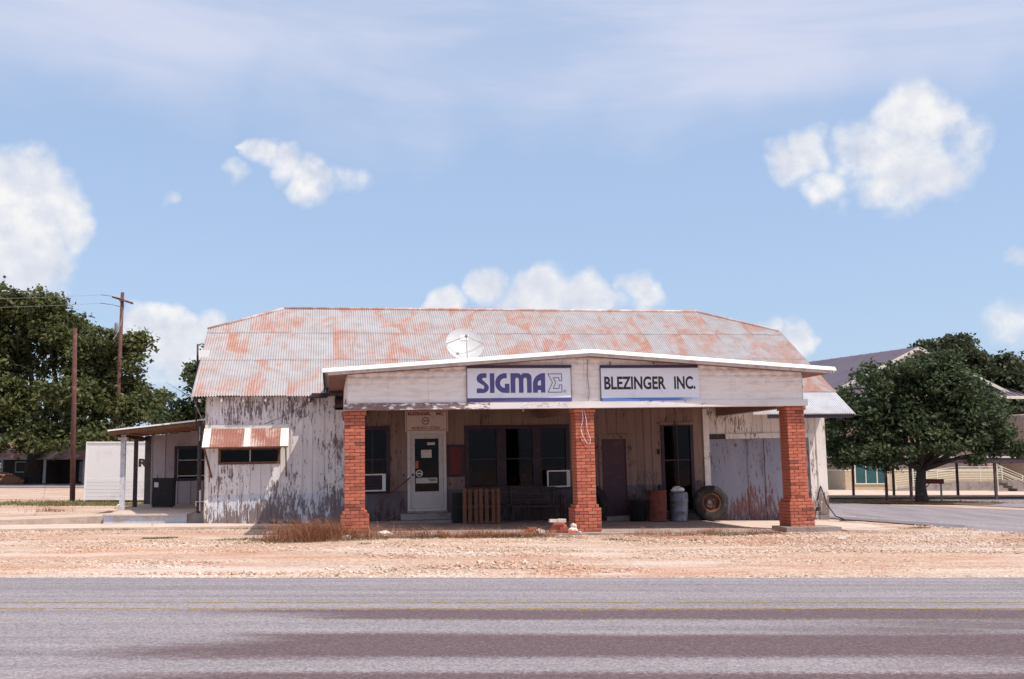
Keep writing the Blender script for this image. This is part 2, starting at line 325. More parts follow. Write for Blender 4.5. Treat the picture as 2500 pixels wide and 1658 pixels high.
def mk_rusty_sheet(name, base, rust_amt, rough=0.55, metal=0.35, deep=1.0):
    m, nt, b, o = mat(name); p = POS(nt); q = OBJ(nt)
    off = nd(nt, 'ShaderNodeCombineXYZ', {0: M(nt, 'MULTIPLY', RND(nt), 9.0), 1: M(nt, 'MULTIPLY', RND(nt), 23.0), 2: 0.0}).outputs[0]
    big = NOISE(nt, VM(nt, 'ADD', SCALEV(nt, p, (1.0, 0.5, 0.8)), SCALEV(nt, off, (0.07, 0.07, 0.07))), 1.35, 8.0, 0.70, 0.6)
    pan = M(nt, 'MULTIPLY', M(nt, 'SUBTRACT', RND(nt), 0.5), 0.12)
    stri = NOISE(nt, VM(nt, 'ADD', SCALEV(nt, q, (30, 0.5, 0.5)), off), 1.0, 3.0)
    rid = M(nt, 'MULTIPLY', M(nt, 'SINE', M(nt, 'MULTIPLY', nd(nt, 'ShaderNodeSeparateXYZ', {0: q}).outputs[0], 82.67)), 0.035)
    f = M(nt, 'ADD', M(nt, 'ADD', M(nt, 'ADD', big, rid), pan), M(nt, 'MULTIPLY', M(nt, 'SUBTRACT', stri, 0.5), 0.16))
    spk = NOISE(nt, p, 26.0, 5.0, 0.7)
    f = M(nt, 'ADD', f, M(nt, 'MULTIPLY', M(nt, 'SUBTRACT', spk, 0.5), 0.42))
    r = MR(nt, f, rust_amt - 0.03, rust_amt + 0.20, 0.0, 0.85, True)
    rustc = RAMP(nt, spk, [(0.25, (0.24 * deep, 0.085 * deep ** 1.6, 0.055 * deep ** 1.6)), (0.5, (0.42 * deep, 0.165 * deep ** 1.6, 0.10 * deep ** 1.6)), (0.75, (0.56 * deep, 0.29 * deep ** 1.6, 0.20 * deep ** 1.6))])
    tint = MIX(nt, MR(nt, NOISE(nt, p, 2.3, 4.0), 0.4, 0.7), base, tuple(c * f_ for c, f_ in zip(base, (0.86, 0.80, 0.78))))
    setc(nt, b, 'Base Color', MIX(nt, r, tint, rustc)); setc(nt, b, 'Metallic', M(nt, 'MULTIPLY', M(nt, 'SUBTRACT', 1.0, r), metal))
    setc(nt, b, 'Roughness', MR(nt, r, 0, 1, rough, 0.9)); BUMP(nt, b, M(nt, 'ADD', M(nt, 'MULTIPLY', spk, 0.1), NOISE(nt, p, 3.0, 2.0)), 0.25, 0.02)
    return m
MAT['roof'] = mk_rusty_sheet('rusted_corrugated_iron', (0.41, 0.395, 0.405), 0.478, 0.65, 0.1)
MAT['roof_new'] = mk_rusty_sheet('newer_white_corrugated_iron', (0.54, 0.54, 0.57), 0.80, 0.5, 0.1)
MAT['roof_seam'] = mk_rusty_sheet('rusty_flashing', (0.62, 0.55, 0.54), 0.44, 0.7, 0.1)
MAT['awn_red'] = mk_rusty_sheet('deep_rust_iron', (0.62, 0.50, 0.46), 0.34, 0.8, 0.05, 0.62)
MAT['awn_white'] = worn('white_awning_iron', (0.78, 0.76, 0.74), (0.60, 0.42, 0.34), 6.0, 0.35, 0.6)

def mk_brick():
    m, nt, b, o = mat('red_painted_brick'); p = OBJ(nt); w = POS(nt)
    n = NOISE(nt, w, 38.0, 5.0, 0.7); n2 = NOISE(nt, w, 3.0, 3.0)
    c = RAMP(nt, M(nt, 'ADD', M(nt, 'MULTIPLY', RND(nt), 0.6), M(nt, 'MULTIPLY', n2, 0.4)), [(0.05, (0.30, 0.085, 0.06)), (0.4, (0.47, 0.14, 0.088)), (0.75, (0.58, 0.185, 0.115)), (1.0, (0.46, 0.17, 0.125))])
    c = MIX(nt, MR(nt, n, 0.58, 0.75, 0, 0.6, True), c, (0.24, 0.065, 0.05))
    c = MIX(nt, M(nt, 'MULTIPLY', MR(nt, RND(nt), 0.945, 0.95), 0.75), c, (0.13, 0.05, 0.042))
    c = MIX(nt, MR(nt, NOISE(nt, SCALEV(nt, w, (6, 6, 1.5)), 1.0, 5.0, 0.65), 0.56, 0.72, 0, 0.45, True), c, (0.25, 0.085, 0.065))
    c = MIX(nt, MR(nt, NOISE(nt, w, 15.0, 6.0, 0.75), 0.70, 0.76, 0, 0.8), c, (0.70, 0.52, 0.47))
    setc(nt, b, 'Base Color', c); setc(nt, b, 'Roughness', 0.8); BUMP(nt, b, n, 0.45, 0.006); return m
MAT['brick'] = mk_brick()
MAT['mortar'] = worn('shade_dark_red_mortar', (0.15, 0.05, 0.04), (0.52, 0.30, 0.25), 9.0, 0.3, 0.95, pos='pos')  # red mortar darkened to paint in the shadow of the bed joints
MAT['white_trim'] = worn('white_painted_metal', (0.84, 0.82, 0.80), (0.76, 0.72, 0.70), 3.0, 0.3, 0.5, pos='pos', var=0.03)
MAT['grey_trim'] = worn('grey_weathered_trim', (0.56, 0.53, 0.54), (0.36, 0.31, 0.31), 5.0, 0.5, 0.7, pos='pos')
def mk_tin():
    m, nt, b, o = mat('pressed_tin_paint'); p = OBJ(nt); sp = nd(nt, 'ShaderNodeSeparateXYZ', {0: p})
    st = NOISE(nt, SCALEV(nt, p, (1.0, 1, 5.0)), 2.0, 5.0, 0.6)
    c = MIX(nt, MR(nt, st, 0.45, 0.7, 0, 0.5, True), (0.84, 0.775, 0.74), (0.66, 0.50, 0.43))
    rs = NOISE(nt, p, 14.0, 6.0, 0.75)
    c = MIX(nt, MR(nt, rs, 0.64, 0.74, 0, 0.6, True), c, (0.38, 0.22, 0.16))
    setc(nt, b, 'Base Color', c); setc(nt, b, 'Roughness', 0.6); BUMP(nt, b, rs, 0.12, 0.004); return m
MAT['tin'] = mk_tin()
MAT['porch_wall'] = worn('pale_lilac_paint', (0.46, 0.40, 0.42), (0.36, 0.29, 0.29), 3.0, 0.4, 0.8)
MAT['dark_wood'] = worn('dark_weathered_wood', (0.055, 0.04, 0.042), (0.11, 0.08, 0.075), 8.0, 0.5, 0.85)
MAT['plum_frame'] = worn('dark_plum_paint', (0.045, 0.032, 0.044), (0.07, 0.05, 0.058), 7.0, 0.45, 0.6)
MAT['brown_wood'] = worn('brown_wood', (0.17, 0.085, 0.05), (0.09, 0.05, 0.04), 9.0, 0.6, 0.85)
MAT['soffit'] = worn('shade_dark_buff_soffit', (0.27, 0.145, 0.125), (0.19, 0.095, 0.085), 3.0, 0.5, 0.85)  # ceiling colour lowered to carry the shade under the canopy
MAT['porch_under'] = worn('red_brown_boards', (0.36, 0.14, 0.085), (0.22, 0.09, 0.06), 4.0, 0.5, 0.85)
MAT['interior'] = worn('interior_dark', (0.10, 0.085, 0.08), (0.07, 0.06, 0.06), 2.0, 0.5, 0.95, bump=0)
MAT['white_door'] = worn('white_door_paint', (0.62, 0.56, 0.55), (0.50, 0.40, 0.35), 5.0, 0.35, 0.55)
MAT['concrete'] = worn('concrete', (0.56, 0.44, 0.365), (0.44, 0.33, 0.27), 1.3, 0.6, 0.92, pos='pos', bump=0.35)
MAT['forecourt'] = worn('canopy_shaded_concrete', (0.34, 0.255, 0.215), (0.20, 0.15, 0.13), 1.3, 0.6, 0.92, pos='pos', bump=0.35)  # darker copy of the concrete, canopy shade put into the colour
MAT['concrete_grey'] = worn('grey_concrete', (0.32, 0.27, 0.25), (0.21, 0.175, 0.165), 3.0, 0.6, 0.92, pos='pos', bump=0.35)
MAT['blue_concrete'] = worn('pale_blue_painted_concrete', (0.55, 0.58, 0.66), (0.50, 0.42, 0.36), 2.0, 0.45, 0.85, pos='pos')
MAT['pale_post'] = worn('pale_painted_post', (0.62, 0.62, 0.67), (0.40, 0.36, 0.37), 6.0, 0.5, 0.75, pos='pos')
MAT['sign_white'] = worn('sign_white', (0.78, 0.79, 0.86), (0.72, 0.73, 0.80), 2.0, 0.3, 0.4, bump=0, var=0.02)
MAT['sign_navy'] = worn('sign_navy', (0.095, 0.085, 0.25), (0.12, 0.105, 0.28), 3.0, 0.4, 0.45, bump=0, var=0.03)
MAT['sign_edge'] = worn('sign_dark_edge', (0.06, 0.045, 0.09), (0.09, 0.06, 0.10), 3.0, 0.4, 0.5, bump=0)
MAT['sign_black'] = worn('sign_black_letters', (0.05, 0.03, 0.035), (0.065, 0.04, 0.045), 3.0, 0.4, 0.5, bump=0, var=0.02)
MAT['sign_red'] = worn('sign_maroon', (0.24, 0.035, 0.045), (0.30, 0.06, 0.06), 4.0, 0.4, 0.6, bump=0)
MAT['sign_cream'] = worn('sign_cream', (0.62, 0.52, 0.47), (0.50, 0.40, 0.36), 4.0, 0.4, 0.6, bump=0)
def mk_blue_fade():
    m, nt, b, o = mat('faded_blue_band'); p = OBJ(nt); sp = nd(nt, 'ShaderNodeSeparateXYZ', {0: p})
    n = NOISE(nt, SCALEV(nt, p, (3, 1, 1)), 2.0, 4.0)
    c = MIX(nt, MR(nt, M(nt, 'ADD', sp.outputs[0], M(nt, 'MULTIPLY', n, 0.4)), 2.15, 2.75, 0, 0.85, True), (0.10, 0.22, 0.60), (0.72, 0.76, 0.86))
    c = MIX(nt, MR(nt, sp.outputs[0], 0.0, 0.7, 0.7, 0.0, True), c, (0.16, 0.20, 0.42))
    setc(nt, b, 'Base Color', c); setc(nt, b, 'Roughness', 0.45); return m
MAT['blue_fade'] = mk_blue_fade()
def mk_glass(name, tint, refl=1.0):
    m, nt, b, o = mat(name); nt.nodes.remove(b)
    fr = nd(nt, 'ShaderNodeFresnel', {'IOR': 1.5}); tr = nd(nt, 'ShaderNodeBsdfTransparent', {0: (*tint, 1)})
    n = NOISE(nt, POS(nt), 1.4, 2.0); bm = nd(nt, 'ShaderNodeBump', {'Height': n, 'Strength': 0.06, 'Distance': 0.05})
    gl = nd(nt, 'ShaderNodeBsdfGlossy', {0: (0.9, 0.9, 0.95, 1), 'Roughness': 0.06, 'Normal': bm.outputs[0]})
    mx = nd(nt, 'ShaderNodeMixShader', {0: M(nt, 'MULTIPLY', fr.outputs[0], refl, clamp=True), 1: tr.outputs[0], 2: gl.outputs[0]})
    nt.links.new(mx.outputs[0], o.inputs[0]); return m
MAT['glass'] = mk_glass('dusty_window_glass', (0.30, 0.28, 0.28), 0.30)
MAT['teal_glass'] = worn('teal_tinted_glass', (0.03, 0.10, 0.11), (0.04, 0.13, 0.15), 2.0, 0.4, 0.15, bump=0, spec=0.6)
MAT['garage'] = mk_boards('blue_grey_garage_paint', (0.27, 0.275, 0.345), (0.265, 0.27, 0.34), (0.13, 0.065, 0.065), 0.545)
MAT['dark_door'] = worn('dark_maroon_door', (0.085, 0.045, 0.06), (0.12, 0.065, 0.075), 4.0, 0.45, 0.6)
MAT['red_board'] = worn('dark_red_panel', (0.15, 0.032, 0.035), (0.10, 0.03, 0.04), 5.0, 0.5, 0.7)
MAT['plastic_white'] = worn('off_white_plastic', (0.74, 0.71, 0.69), (0.62, 0.58, 0.55), 5.0, 0.35, 0.5, bump=0.05)
MAT['dish'] = worn('satin_white_dish', (0.54, 0.53, 0.53), (0.48, 0.47, 0.47), 2.5, 0.35, 0.45, bump=0.03, var=0.03)
MAT['black'] = worn('black_plastic', (0.022, 0.02, 0.022), (0.04, 0.035, 0.035), 6.0, 0.5, 0.55)
MAT['grey_metal'] = worn('grey_metal', (0.30, 0.29, 0.30), (0.20, 0.17, 0.16), 8.0, 0.5, 0.5, metal=0.4)
MAT['rust_drum'] = worn('rusted_steel', (0.20, 0.062, 0.045), (0.11, 0.04, 0.035), 7.0, 0.6, 0.85, bump=0.3)
MAT['rim_rust'] = worn('rusty_wheel', (0.12, 0.055, 0.04), (0.22, 0.10, 0.06), 9.0, 0.55, 0.85, bump=0.3)
MAT['zinc'] = worn('galvanised_can', (0.23, 0.235, 0.28), (0.12, 0.095, 0.10), 7.0, 0.5, 0.5, metal=0.4)
MAT['rubber'] = worn('old_rubber', (0.03, 0.025, 0.025), (0.075, 0.06, 0.055), 4.0, 0.4, 0.85, bump=0.25)
MAT['pallet'] = worn('weathered_pallet_wood', (0.19, 0.085, 0.052), (0.11, 0.055, 0.042), 7.0, 0.55, 0.9, bump=0.3)
MAT['rock'] = worn('white_rock', (0.70, 0.60, 0.54), (0.50, 0.38, 0.31), 7.0, 0.5, 0.95, bump=0.5)
MAT['paper'] = worn('paper', (0.66, 0.60, 0.58), (0.55, 0.48, 0.46), 8.0, 0.4, 0.8, bump=0)
MAT['orange'] = worn('orange_sticker', (0.42, 0.13, 0.07), (0.34, 0.10, 0.06), 8.0, 0.4, 0.7, bump=0)
MAT['bag'] = worn('white_plastic_bag', (0.80, 0.78, 0.80), (0.62, 0.60, 0.64), 9.0, 0.5, 0.4, bump=0.3)
MAT['trailer'] = worn('white_trailer_skin', (0.80, 0.78, 0.77), (0.72, 0.68, 0.66), 1.2, 0.3, 0.5, bump=0.05, var=0.03)
MAT['pole'] = worn('creosoted_pole', (0.11, 0.05, 0.045), (0.18, 0.085, 0.065), 3.0, 0.5, 0.9, bump=0.3)
MAT['bark'] = worn('bark', (0.055, 0.042, 0.038), (0.10, 0.08, 0.07), 5.0, 0.5, 0.95, bump=0.8)
MAT['school_roof'] = worn('brown_metal_roof', (0.125, 0.095, 0.12), (0.10, 0.075, 0.10), 0.7, 0.5, 0.5, pos='pos')
MAT['buff_wall'] = worn('pinkish_buff_wall', (0.46, 0.335, 0.275), (0.40, 0.28, 0.23), 1.0, 0.5, 0.9, pos='pos')
MAT['yellow_block'] = worn('pale_yellow_block', (0.60, 0.48, 0.33), (0.54, 0.42, 0.28), 1.4, 0.5, 0.9, pos='pos')
MAT['cream_gable'] = worn('cream_gable', (0.74, 0.68, 0.58), (0.68, 0.60, 0.52), 1.0, 0.4, 0.8, pos='pos')
MAT['cream_rail'] = worn('cream_rail', (0.74, 0.68, 0.55), (0.66, 0.58, 0.46), 3.0, 0.4, 0.6, pos='pos')
MAT['tank'] = worn('tan_tank', (0.42, 0.315, 0.26), (0.38, 0.28, 0.23), 0.8, 0.5, 0.7, pos='pos')
MAT['walk_dark'] = worn('dark_brown_steel', (0.10, 0.065, 0.07), (0.14, 0.09, 0.09), 2.0, 0.5, 0.6, pos='pos')
MAT['house_wall'] = worn('dark_house_wall', (0.09, 0.075, 0.075), (0.12, 0.10, 0.09), 2.0, 0.5, 0.9, pos='pos')
MAT['house_white'] = worn('white_house_paint', (0.62, 0.62, 0.66), (0.5, 0.48, 0.5), 3.0, 0.4, 0.8, pos='pos')
MAT['dirt_pile'] = worn('orange_clay', (0.36, 0.165, 0.10), (0.20, 0.10, 0.08), 1.5, 0.6, 0.95, pos='pos', bump=0.5)
MAT['lawn'] = worn('short_grass', (0.10, 0.10, 0.045), (0.19, 0.14, 0.075), 1.2, 0.6, 0.95, pos='pos', bump=0.6)

def mk_leaf(name, cols, tr=0.35):
    m, nt, b, o = mat(name); p = POS(nt)
    n = NOISE(nt, p, 0.55, 3.0, 0.6); n2 = nd(nt, 'ShaderNodeTexWhiteNoise', {0: nd(nt, 'ShaderNodeVectorMath', {0: p, 1: (0.22, 0.22, 0.22)}, operation='SNAP').outputs[0]}).outputs[0]
    c = RAMP(nt, M(nt, 'ADD', M(nt, 'MULTIPLY', n, 0.7), M(nt, 'MULTIPLY', n2, 0.4)), [(0.25, cols[0]), (0.55, cols[1]), (0.85, cols[2])])
    setc(nt, b, 'Base Color', c); setc(nt, b, 'Roughness', 0.55); setc(nt, b, 'Specular IOR Level', 0.3)
    t = nd(nt, 'ShaderNodeBsdfTranslucent', {0: c}); mx = nd(nt, 'ShaderNodeMixShader', {0: tr, 1: b.outputs[0], 2: t.outputs[0]})
    nt.links.new(mx.outputs[0], o.inputs[0]); return m
MAT['leaf_pecan'] = mk_leaf('pecan_leaves', [(0.045, 0.06, 0.022), (0.10, 0.115, 0.038), (0.19, 0.17, 0.07)])
MAT['leaf_dark'] = mk_leaf('dark_green_leaves', [(0.032, 0.046, 0.023), (0.065, 0.09, 0.038), (0.125, 0.15, 0.065)])
MAT['leaf_oak'] = mk_leaf('oak_leaves', [(0.04, 0.05, 0.025), (0.06, 0.075, 0.035), (0.10, 0.105, 0.05)])
MAT['grass_dead'] = mk_leaf('dead_weeds', [(0.20, 0.075, 0.04), (0.32, 0.14, 0.075), (0.46, 0.25, 0.14)], 0.25)
MAT['grass_green'] = mk_leaf('weed_green', [(0.10, 0.10, 0.04), (0.17, 0.165, 0.06), (0.28, 0.22, 0.10)], 0.3)
# ------------------------------------------------------------------ the ground and the roads
def gz(x, y):
    """height of the gravel"""
    d = (Vector((x, y, 0)) - O); u = d.x * math.cos(YAW) + d.y * math.sin(YAW); v = -d.x * math.sin(YAW) + d.y * math.cos(YAW)
    dip = -0.12 * min(1, max(0, (u - 14.2) / 2.0)) * min(1, max(0, (v + 5.5) / 2.5))
    return dip
def ground_sheet():
    xs = np.concatenate([[-600, -300, -150, -90, -60], np.arange(-40, 40.01, 0.4), [60, 90, 150, 300, 600]])
    ys = np.concatenate([[-300, -60, -20, 0, 8, 14.6, 15.36], np.arange(15.5, 46.01, 0.4), [50, 55, 60, 80, 120, 200, 400, 900]])
    X, Y = np.meshgrid(xs, ys)
    Z = (vnoise(X * 1.3, Y * 1.7, 3) - 0.5) * 0.024 + (vnoise(X * 0.25, Y * 0.4, 5) - 0.5) * 0.03 - 0.014
    rut = -0.02 * np.exp(-((Y - 18.2 - 0.3 * np.sin(X * 0.2)) / 0.25) ** 2)
    Z = Z + rut
    Z[Y < 15.4] = -0.06; Z[(Y > 15.3) & (Y < 15.8)] = 0.006
    Z[Y > 46] = -0.02
    U = (X - O.x) * math.cos(YAW) + (Y - O.y) * math.sin(YAW); V = -(X - O.x) * math.sin(YAW) + (Y - O.y) * math.cos(YAW)
    SD = ((X - 10.15) * 0.917 + (Y - 32.48) * 0.4)                # across the side street
    Z += -0.12 * np.clip((U - 14.2) / 2.0, 0, 1) * np.clip((V + 5.5) / 2.5, 0, 1) * np.clip(-SD / 2.0, 0, 1)
    Z = np.where((SD > -0.4) & (SD < 95) & (Y > 16) & (Y < 135), np.minimum(Z, -0.055), Z)
    Z[(Y < 15.4)] = -0.06
    n0, n1 = X.shape; idx = np.arange(n0 * n1).reshape(n0, n1)
    F = np.stack([idx[:-1, :-1], idx[:-1, 1:], idx[1:, 1:], idx[1:, :-1]], -1).reshape(-1, 4)
    o = link('ground', np_mesh('ground', np.stack([X, Y, Z], -1).reshape(-1, 3), F, MAT['gravel'], True)); tag(o, kind='structure'); return Z
ground_sheet()
def sheet(name, pts, z, m, kind='structure'):
    mb = MB(); mb.poly([(p[0], p[1], z) for p in pts]); o = mb.build(name, m); o['kind'] = kind; return o
ROADY = 15.41
sheet('main_road', [(-600, 3.0), (600, 3.0), (600, ROADY), (-600, ROADY)], 0.0, MAT['asphalt'])
sheet('yellow_center_line', [(-600, 12.55), (600, 12.55), (600, 12.65), (-600, 12.65)], 0.004, MAT['yellow_line'])
sheet('yellow_center_line', [(-600, 12.02), (600, 12.02), (600, 12.12), (-600, 12.12)], 0.004, MAT['yellow_line'])
sheet('road_edge_line', [(-600, 15.22), (600, 15.22), (600, 15.36), (-600, 15.36)], 0.004, MAT['white_line'])
# side street running off behind the shop on the right, and the school's parking lot
sd = Vector((-0.40, 0.917, 0)); sn = Vector((0.917, 0.40, 0)); S0 = Vector((10.15, 32.48, 0))
def sp(t, w): p = S0 + sd * t + sn * w; return (p.x, p.y)
sheet('side_street', [sp(-18.6, -3.2), sp(-18.0, 16), sp(-6, 12), sp(8, 9.2), sp(90, 9.2), sp(90, 0), sp(6, 0), sp(-4, -0.1), sp(-9, -0.9)], -0.030, MAT['asphalt_side'])
sheet('parking_lot', [sp(-17.9, 16.3), sp(-18, 90), (90, 53.2), (24.0, 51.2), (17.2, 46.8), (19.8, 41.5), sp(-6, 12.2)], -0.036, MAT['asphalt_side'])
sheet('side_street_line', [sp(-9, 1.15), sp(60, 1.15), sp(60, 1.30), sp(-9, 1.30)], -0.026, MAT['white_line'])
sheet('tar_patch', [sp(-5.2, 0.25), sp(-4.2, 0.0), sp(-0.5, -0.02), sp(3, 0.0), sp(9, 0.02), sp(9, 0.75), sp(1.5, 0.85), sp(-2.2, 0.8), sp(-4.6, 0.9)], -0.025, MAT['tar_patch'])
sheet('far_street', [(-300, 71.5), (-6, 71.5), (-6, 84), (-300, 84)], 0.012, MAT['asphalt_side'])
sheet('lawn', [(-400, 84.2), (5, 84.2), (5, 400), (-400, 400)], 0.016, MAT['lawn'])
sheet('lawn', [(13.6, 46.2), (15.4, 44.4), (18.2, 43.2), (20.4, 43.0), (21.6, 44.2), (20.5, 46.3), (18.5, 47.9), (14, 48.9)], -0.018, MAT['lawn'])
sheet('school_forecourt', [(13.0, 50.2), (24.2, 51.4), (90, 54.5), (90, 67), (12, 67)], -0.008, MAT['concrete'])
sheet('lawn', [(12, 67.2), (200, 67.2), (200, 400), (12, 400)], 0.0, MAT['lawn'])

# concrete: forecourt slab, front walk, ramp, porch slab, plinths
def slab(name, pts, top, bot, m, frame=MG):
    mb = MB(); n = len(pts)
    tops = top if isinstance(top, (list, tuple)) else [top] * n
    mb.add([(p[0], p[1], bot) for p in pts] + [(p[0], p[1], t) for p, t in zip(pts, tops)],
           [tuple(reversed(range(n))), tuple(range(n, 2 * n))] + [(i, (i + 1) % n, n + (i + 1) % n, n + i) for i in range(n)])
    o = mb.build(name, m, None, frame); o['kind'] = 'structure'; return o
slab('forecourt_slab', [(3.4, -6.05), (6.5, -6.15), (9.0, -6.05), (12.0, -6.12), (14.6, -5.9), (14.6, -0.06), (3.4, -0.06)], [0.035, 0.04, 0.035, 0.03, 0.01, 0.0, 0.045], -0.3, MAT['forecourt'])
slab('garage_apron', [(14.62, -5.0), (16.2, -4.75), (17.5, -4.3), (18.9, -3.4), (19.4, -0.06), (14.62, -0.06)], [0.012, -0.03, -0.055, -0.065, -0.07, -0.03], -0.4, MAT['concrete'])
slab('pillar_plinth', [(14.85, -5.72), (16.35, -5.72), (16.35, -4.85), (14.85, -4.85)], 0.094, -0.3, MAT['concrete_grey'])
slab('broken_slab_edge', [(16.4, -5.9), (17.2, -5.95), (18.3, -5.2), (17.9, -4.6), (16.4, -4.9)], [0.03, 0.02, 0.0, -0.01, 0.02], -0.3, MAT['concrete'])
slab('front_walk', [(-13.0, -1.55), (-5.0, -1.75), (-1.0, -1.95), (1.6, -1.95), (2.6, -1.5), (2.3, -0.75), (0.2, -0.35), (-3.0, 0.05), (-6.0, -0.2), (-13.0, -0.55)],
     [0.01, 0.035, 0.05, 0.05, 0.035, 0.03, 0.045, 0.045, 0.03, 0.005], -0.2, MAT['concrete'])
slab('ramp', [(-9.0, 0.9), (-2.86, 0.95), (-2.86, 3.0), (-9.5, 2.3)], [0.015, 0.21, 0.21, 0.015], -0.2, MAT['concrete'])
slab('porch_slab', [(-2.84, 0.62), (-0.55, 0.42), (-0.55, 8.4), (-3.05, 8.4), (-3.05, 3.0), (-2.84, 3.0)], 0.225, -0.2, MAT['blue_concrete'])
slab('porch_slab_top', [(-2.87, 0.57), (-0.55, 0.37), (-0.55, 8.4), (-3.08, 8.4), (-3.08, 3.0), (-2.87, 3.0)], 0.265, 0.226, MAT['concrete'])
slab('porch_slab_end', [(-0.54, 0.46), (-0.04, 0.46), (-0.04, 8.4), (-0.54, 8.4)], 0.255, -0.2, MAT['concrete_grey'])

# ------------------------------------------------------------------ the shop building
B = empty('shop_building', MBLD, 'low white timber shop with rusted iron roof and canopy on brick pillars', 'building')
def bp(mb, name, m, parent=B): return mb.build(name, m, parent)
def thing_b(name, label, cat, loc, group=None, rot=None):            # a thing of its own that sits on the building
    m = MBLD @ Matrix.Translation(Vector(loc))
    if rot is not None: m = m @ rot
    return empty(name, m, label, cat, group)
def thing_g(name, label, cat, loc, group=None, rz=0.0, rot=None):    # a thing on the ground, placed along the shop front
    m = MG @ Matrix.Translation(Vector(loc)) @ Matrix.Rotation(rz, 4, 'Z')
    if rot is not None: m = m @ rot
    return empty(name, m, label, cat, group)

# front wall of vertical planks with cover strips, cut round the openings (u0, u1, z0, z1)
OPEN = [(0.34, 2.07, 1.66, 2.14), (4.20, 5.21, 0.74, 2.70), (5.72, 6.87, 0.0, 2.53), (7.43, 10.64, 0.75, 2.68),
        (11.55, 12.50, -0.4, 2.32), (13.55, 14.60, -0.1, 2.68), (15.12, 18.45, -0.6, 2.31)]
def cuts(u0, u1, z0, z1):
    segs = [(z0, z1)]
    for a, b, c, d in OPEN:
        if a < u1 - 0.004 and b > u0 + 0.004:
            ns = []
            for s, e in segs:
                if d <= s or c >= e: ns.append((s, e)); continue
                if c > s: ns.append((s, c))
                if d < e: ns.append((d, e))
            segs = ns
    return [(s, e) for s, e in segs if e - s > 0.02]
edges = sorted(set([0.0, 19.0] + [x for o_ in OPEN for x in o_[:2]] + [14.98]))
us = []
for a, b in zip(edges[:-1], edges[1:]):
    k = max(1, round((b - a) / 0.29)); us += [a + (b - a) * i / k for i in range(k)]
us.append(19.0)
TOPZ = 3.60
def zbot(u): return (-0.0201 * u + 0.015) if u < 15 else -0.26
for i, (a, b) in enumerate(zip(us[:-1], us[1:])):
    mid = (a + b) / 2
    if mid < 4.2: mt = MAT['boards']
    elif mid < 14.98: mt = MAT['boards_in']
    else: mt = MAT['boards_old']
    tz = TOPZ if mid < 3.62 or mid > 14.98 else 3.189
    for (s, e) in cuts(a, b, zbot(mid) + random.uniform(-0.03, 0.03), tz):
        d = random.uniform(-0.004, 0.004)
        bp(MB().box(a + 0.003, b - 0.003, d, 0.03 + d, s, e), 'board', mt)
for i, u in enumerate(us[1:-1]):
    if any(abs(u - x) < 0.02 for o_ in OPEN for x in o_[:2]): continue
    mt = MAT['boards'] if u < 4.2 else MAT['boards_in'] if u < 14.98 else MAT['boards_old']
    w = random.uniform(0.017, 0.026)
    if random.random() < 0.06: continue
    tz = TOPZ if u < 3.62 or u > 14.98 else 3.2
    for (s, e) in cuts(u - w, u + w, zbot(u) + random.uniform(0.0, 0.06), tz):
        bp(MB().box(u - w, u + w, -0.022, -0.0045, s, e), 'batten', mt)
bp(MB().box(-0.02, 0.09, -0.028, -0.005, 0.0, TOPZ).box(-0.028, -0.004, -0.028, 0.10, 0.0, TOPZ), 'corner_board', MAT['boards_old'])
bp(MB().box(18.72, 19.03, -0.030, -0.006, -0.25, 3.05), 'corner_board', MAT['boards_old'])
bp(MB().box(14.93, 15.05, -0.06, -0.004, -0.35, 3.1), 'corner_post', MAT['beam_paint'])
bp(MB().box(15.05, 15.12, -0.045, -0.004, -0.35, 2.9), 'door_jamb', MAT['boards_old'])
bp(MB().box(18.45, 18.60, -0.045, -0.004, -0.35, 2.31), 'door_jamb', MAT['boards_old'])
# carcass: other walls, floor and attic boards close the rooms in
bp(MB().box(0.0, 0.03, 0.031, 9.6, -0.2, 3.6), 'side_wall', MAT['boards_old'])
bp(MB().box(18.97, 19.0, 0.031, 9.6, -0.6, 3.6), 'side_wall', MAT['boards_old'])
bp(MB().box(0.031, 18.969, 9.55, 9.6, -0.6, 3.6), 'back_wall', MAT['boards_old'])
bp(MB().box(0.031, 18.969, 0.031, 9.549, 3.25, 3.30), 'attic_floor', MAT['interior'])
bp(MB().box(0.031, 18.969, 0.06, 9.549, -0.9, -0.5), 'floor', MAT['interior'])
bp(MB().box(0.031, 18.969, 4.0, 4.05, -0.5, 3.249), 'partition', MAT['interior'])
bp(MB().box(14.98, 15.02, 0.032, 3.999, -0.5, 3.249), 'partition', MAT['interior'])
bp(MB().box(18.5, 19.02, -0.02, 0.3, -0.62, -0.265), 'footing', MAT['concrete_grey'])
# gable ends under the clipped hips
for u in (0.0, 18.97): bp(MB().add([(u, -0.0, 3.6), (u + 0.03, 0, 3.6), (u, 3.4, 5.85), (u + 0.03, 3.4, 5.85), (u, 6.2, 5.85), (u + 0.03, 6.2, 5.85), (u, 9.6, 3.6), (u + 0.03, 9.6, 3.6)],
        [(0, 2, 4, 6), (7, 5, 3, 1), (0, 1, 3, 2), (2, 3, 5, 4), (4, 5, 7, 6), (6, 7, 1, 0)]), 'gable_wall', MAT['boards_old'])

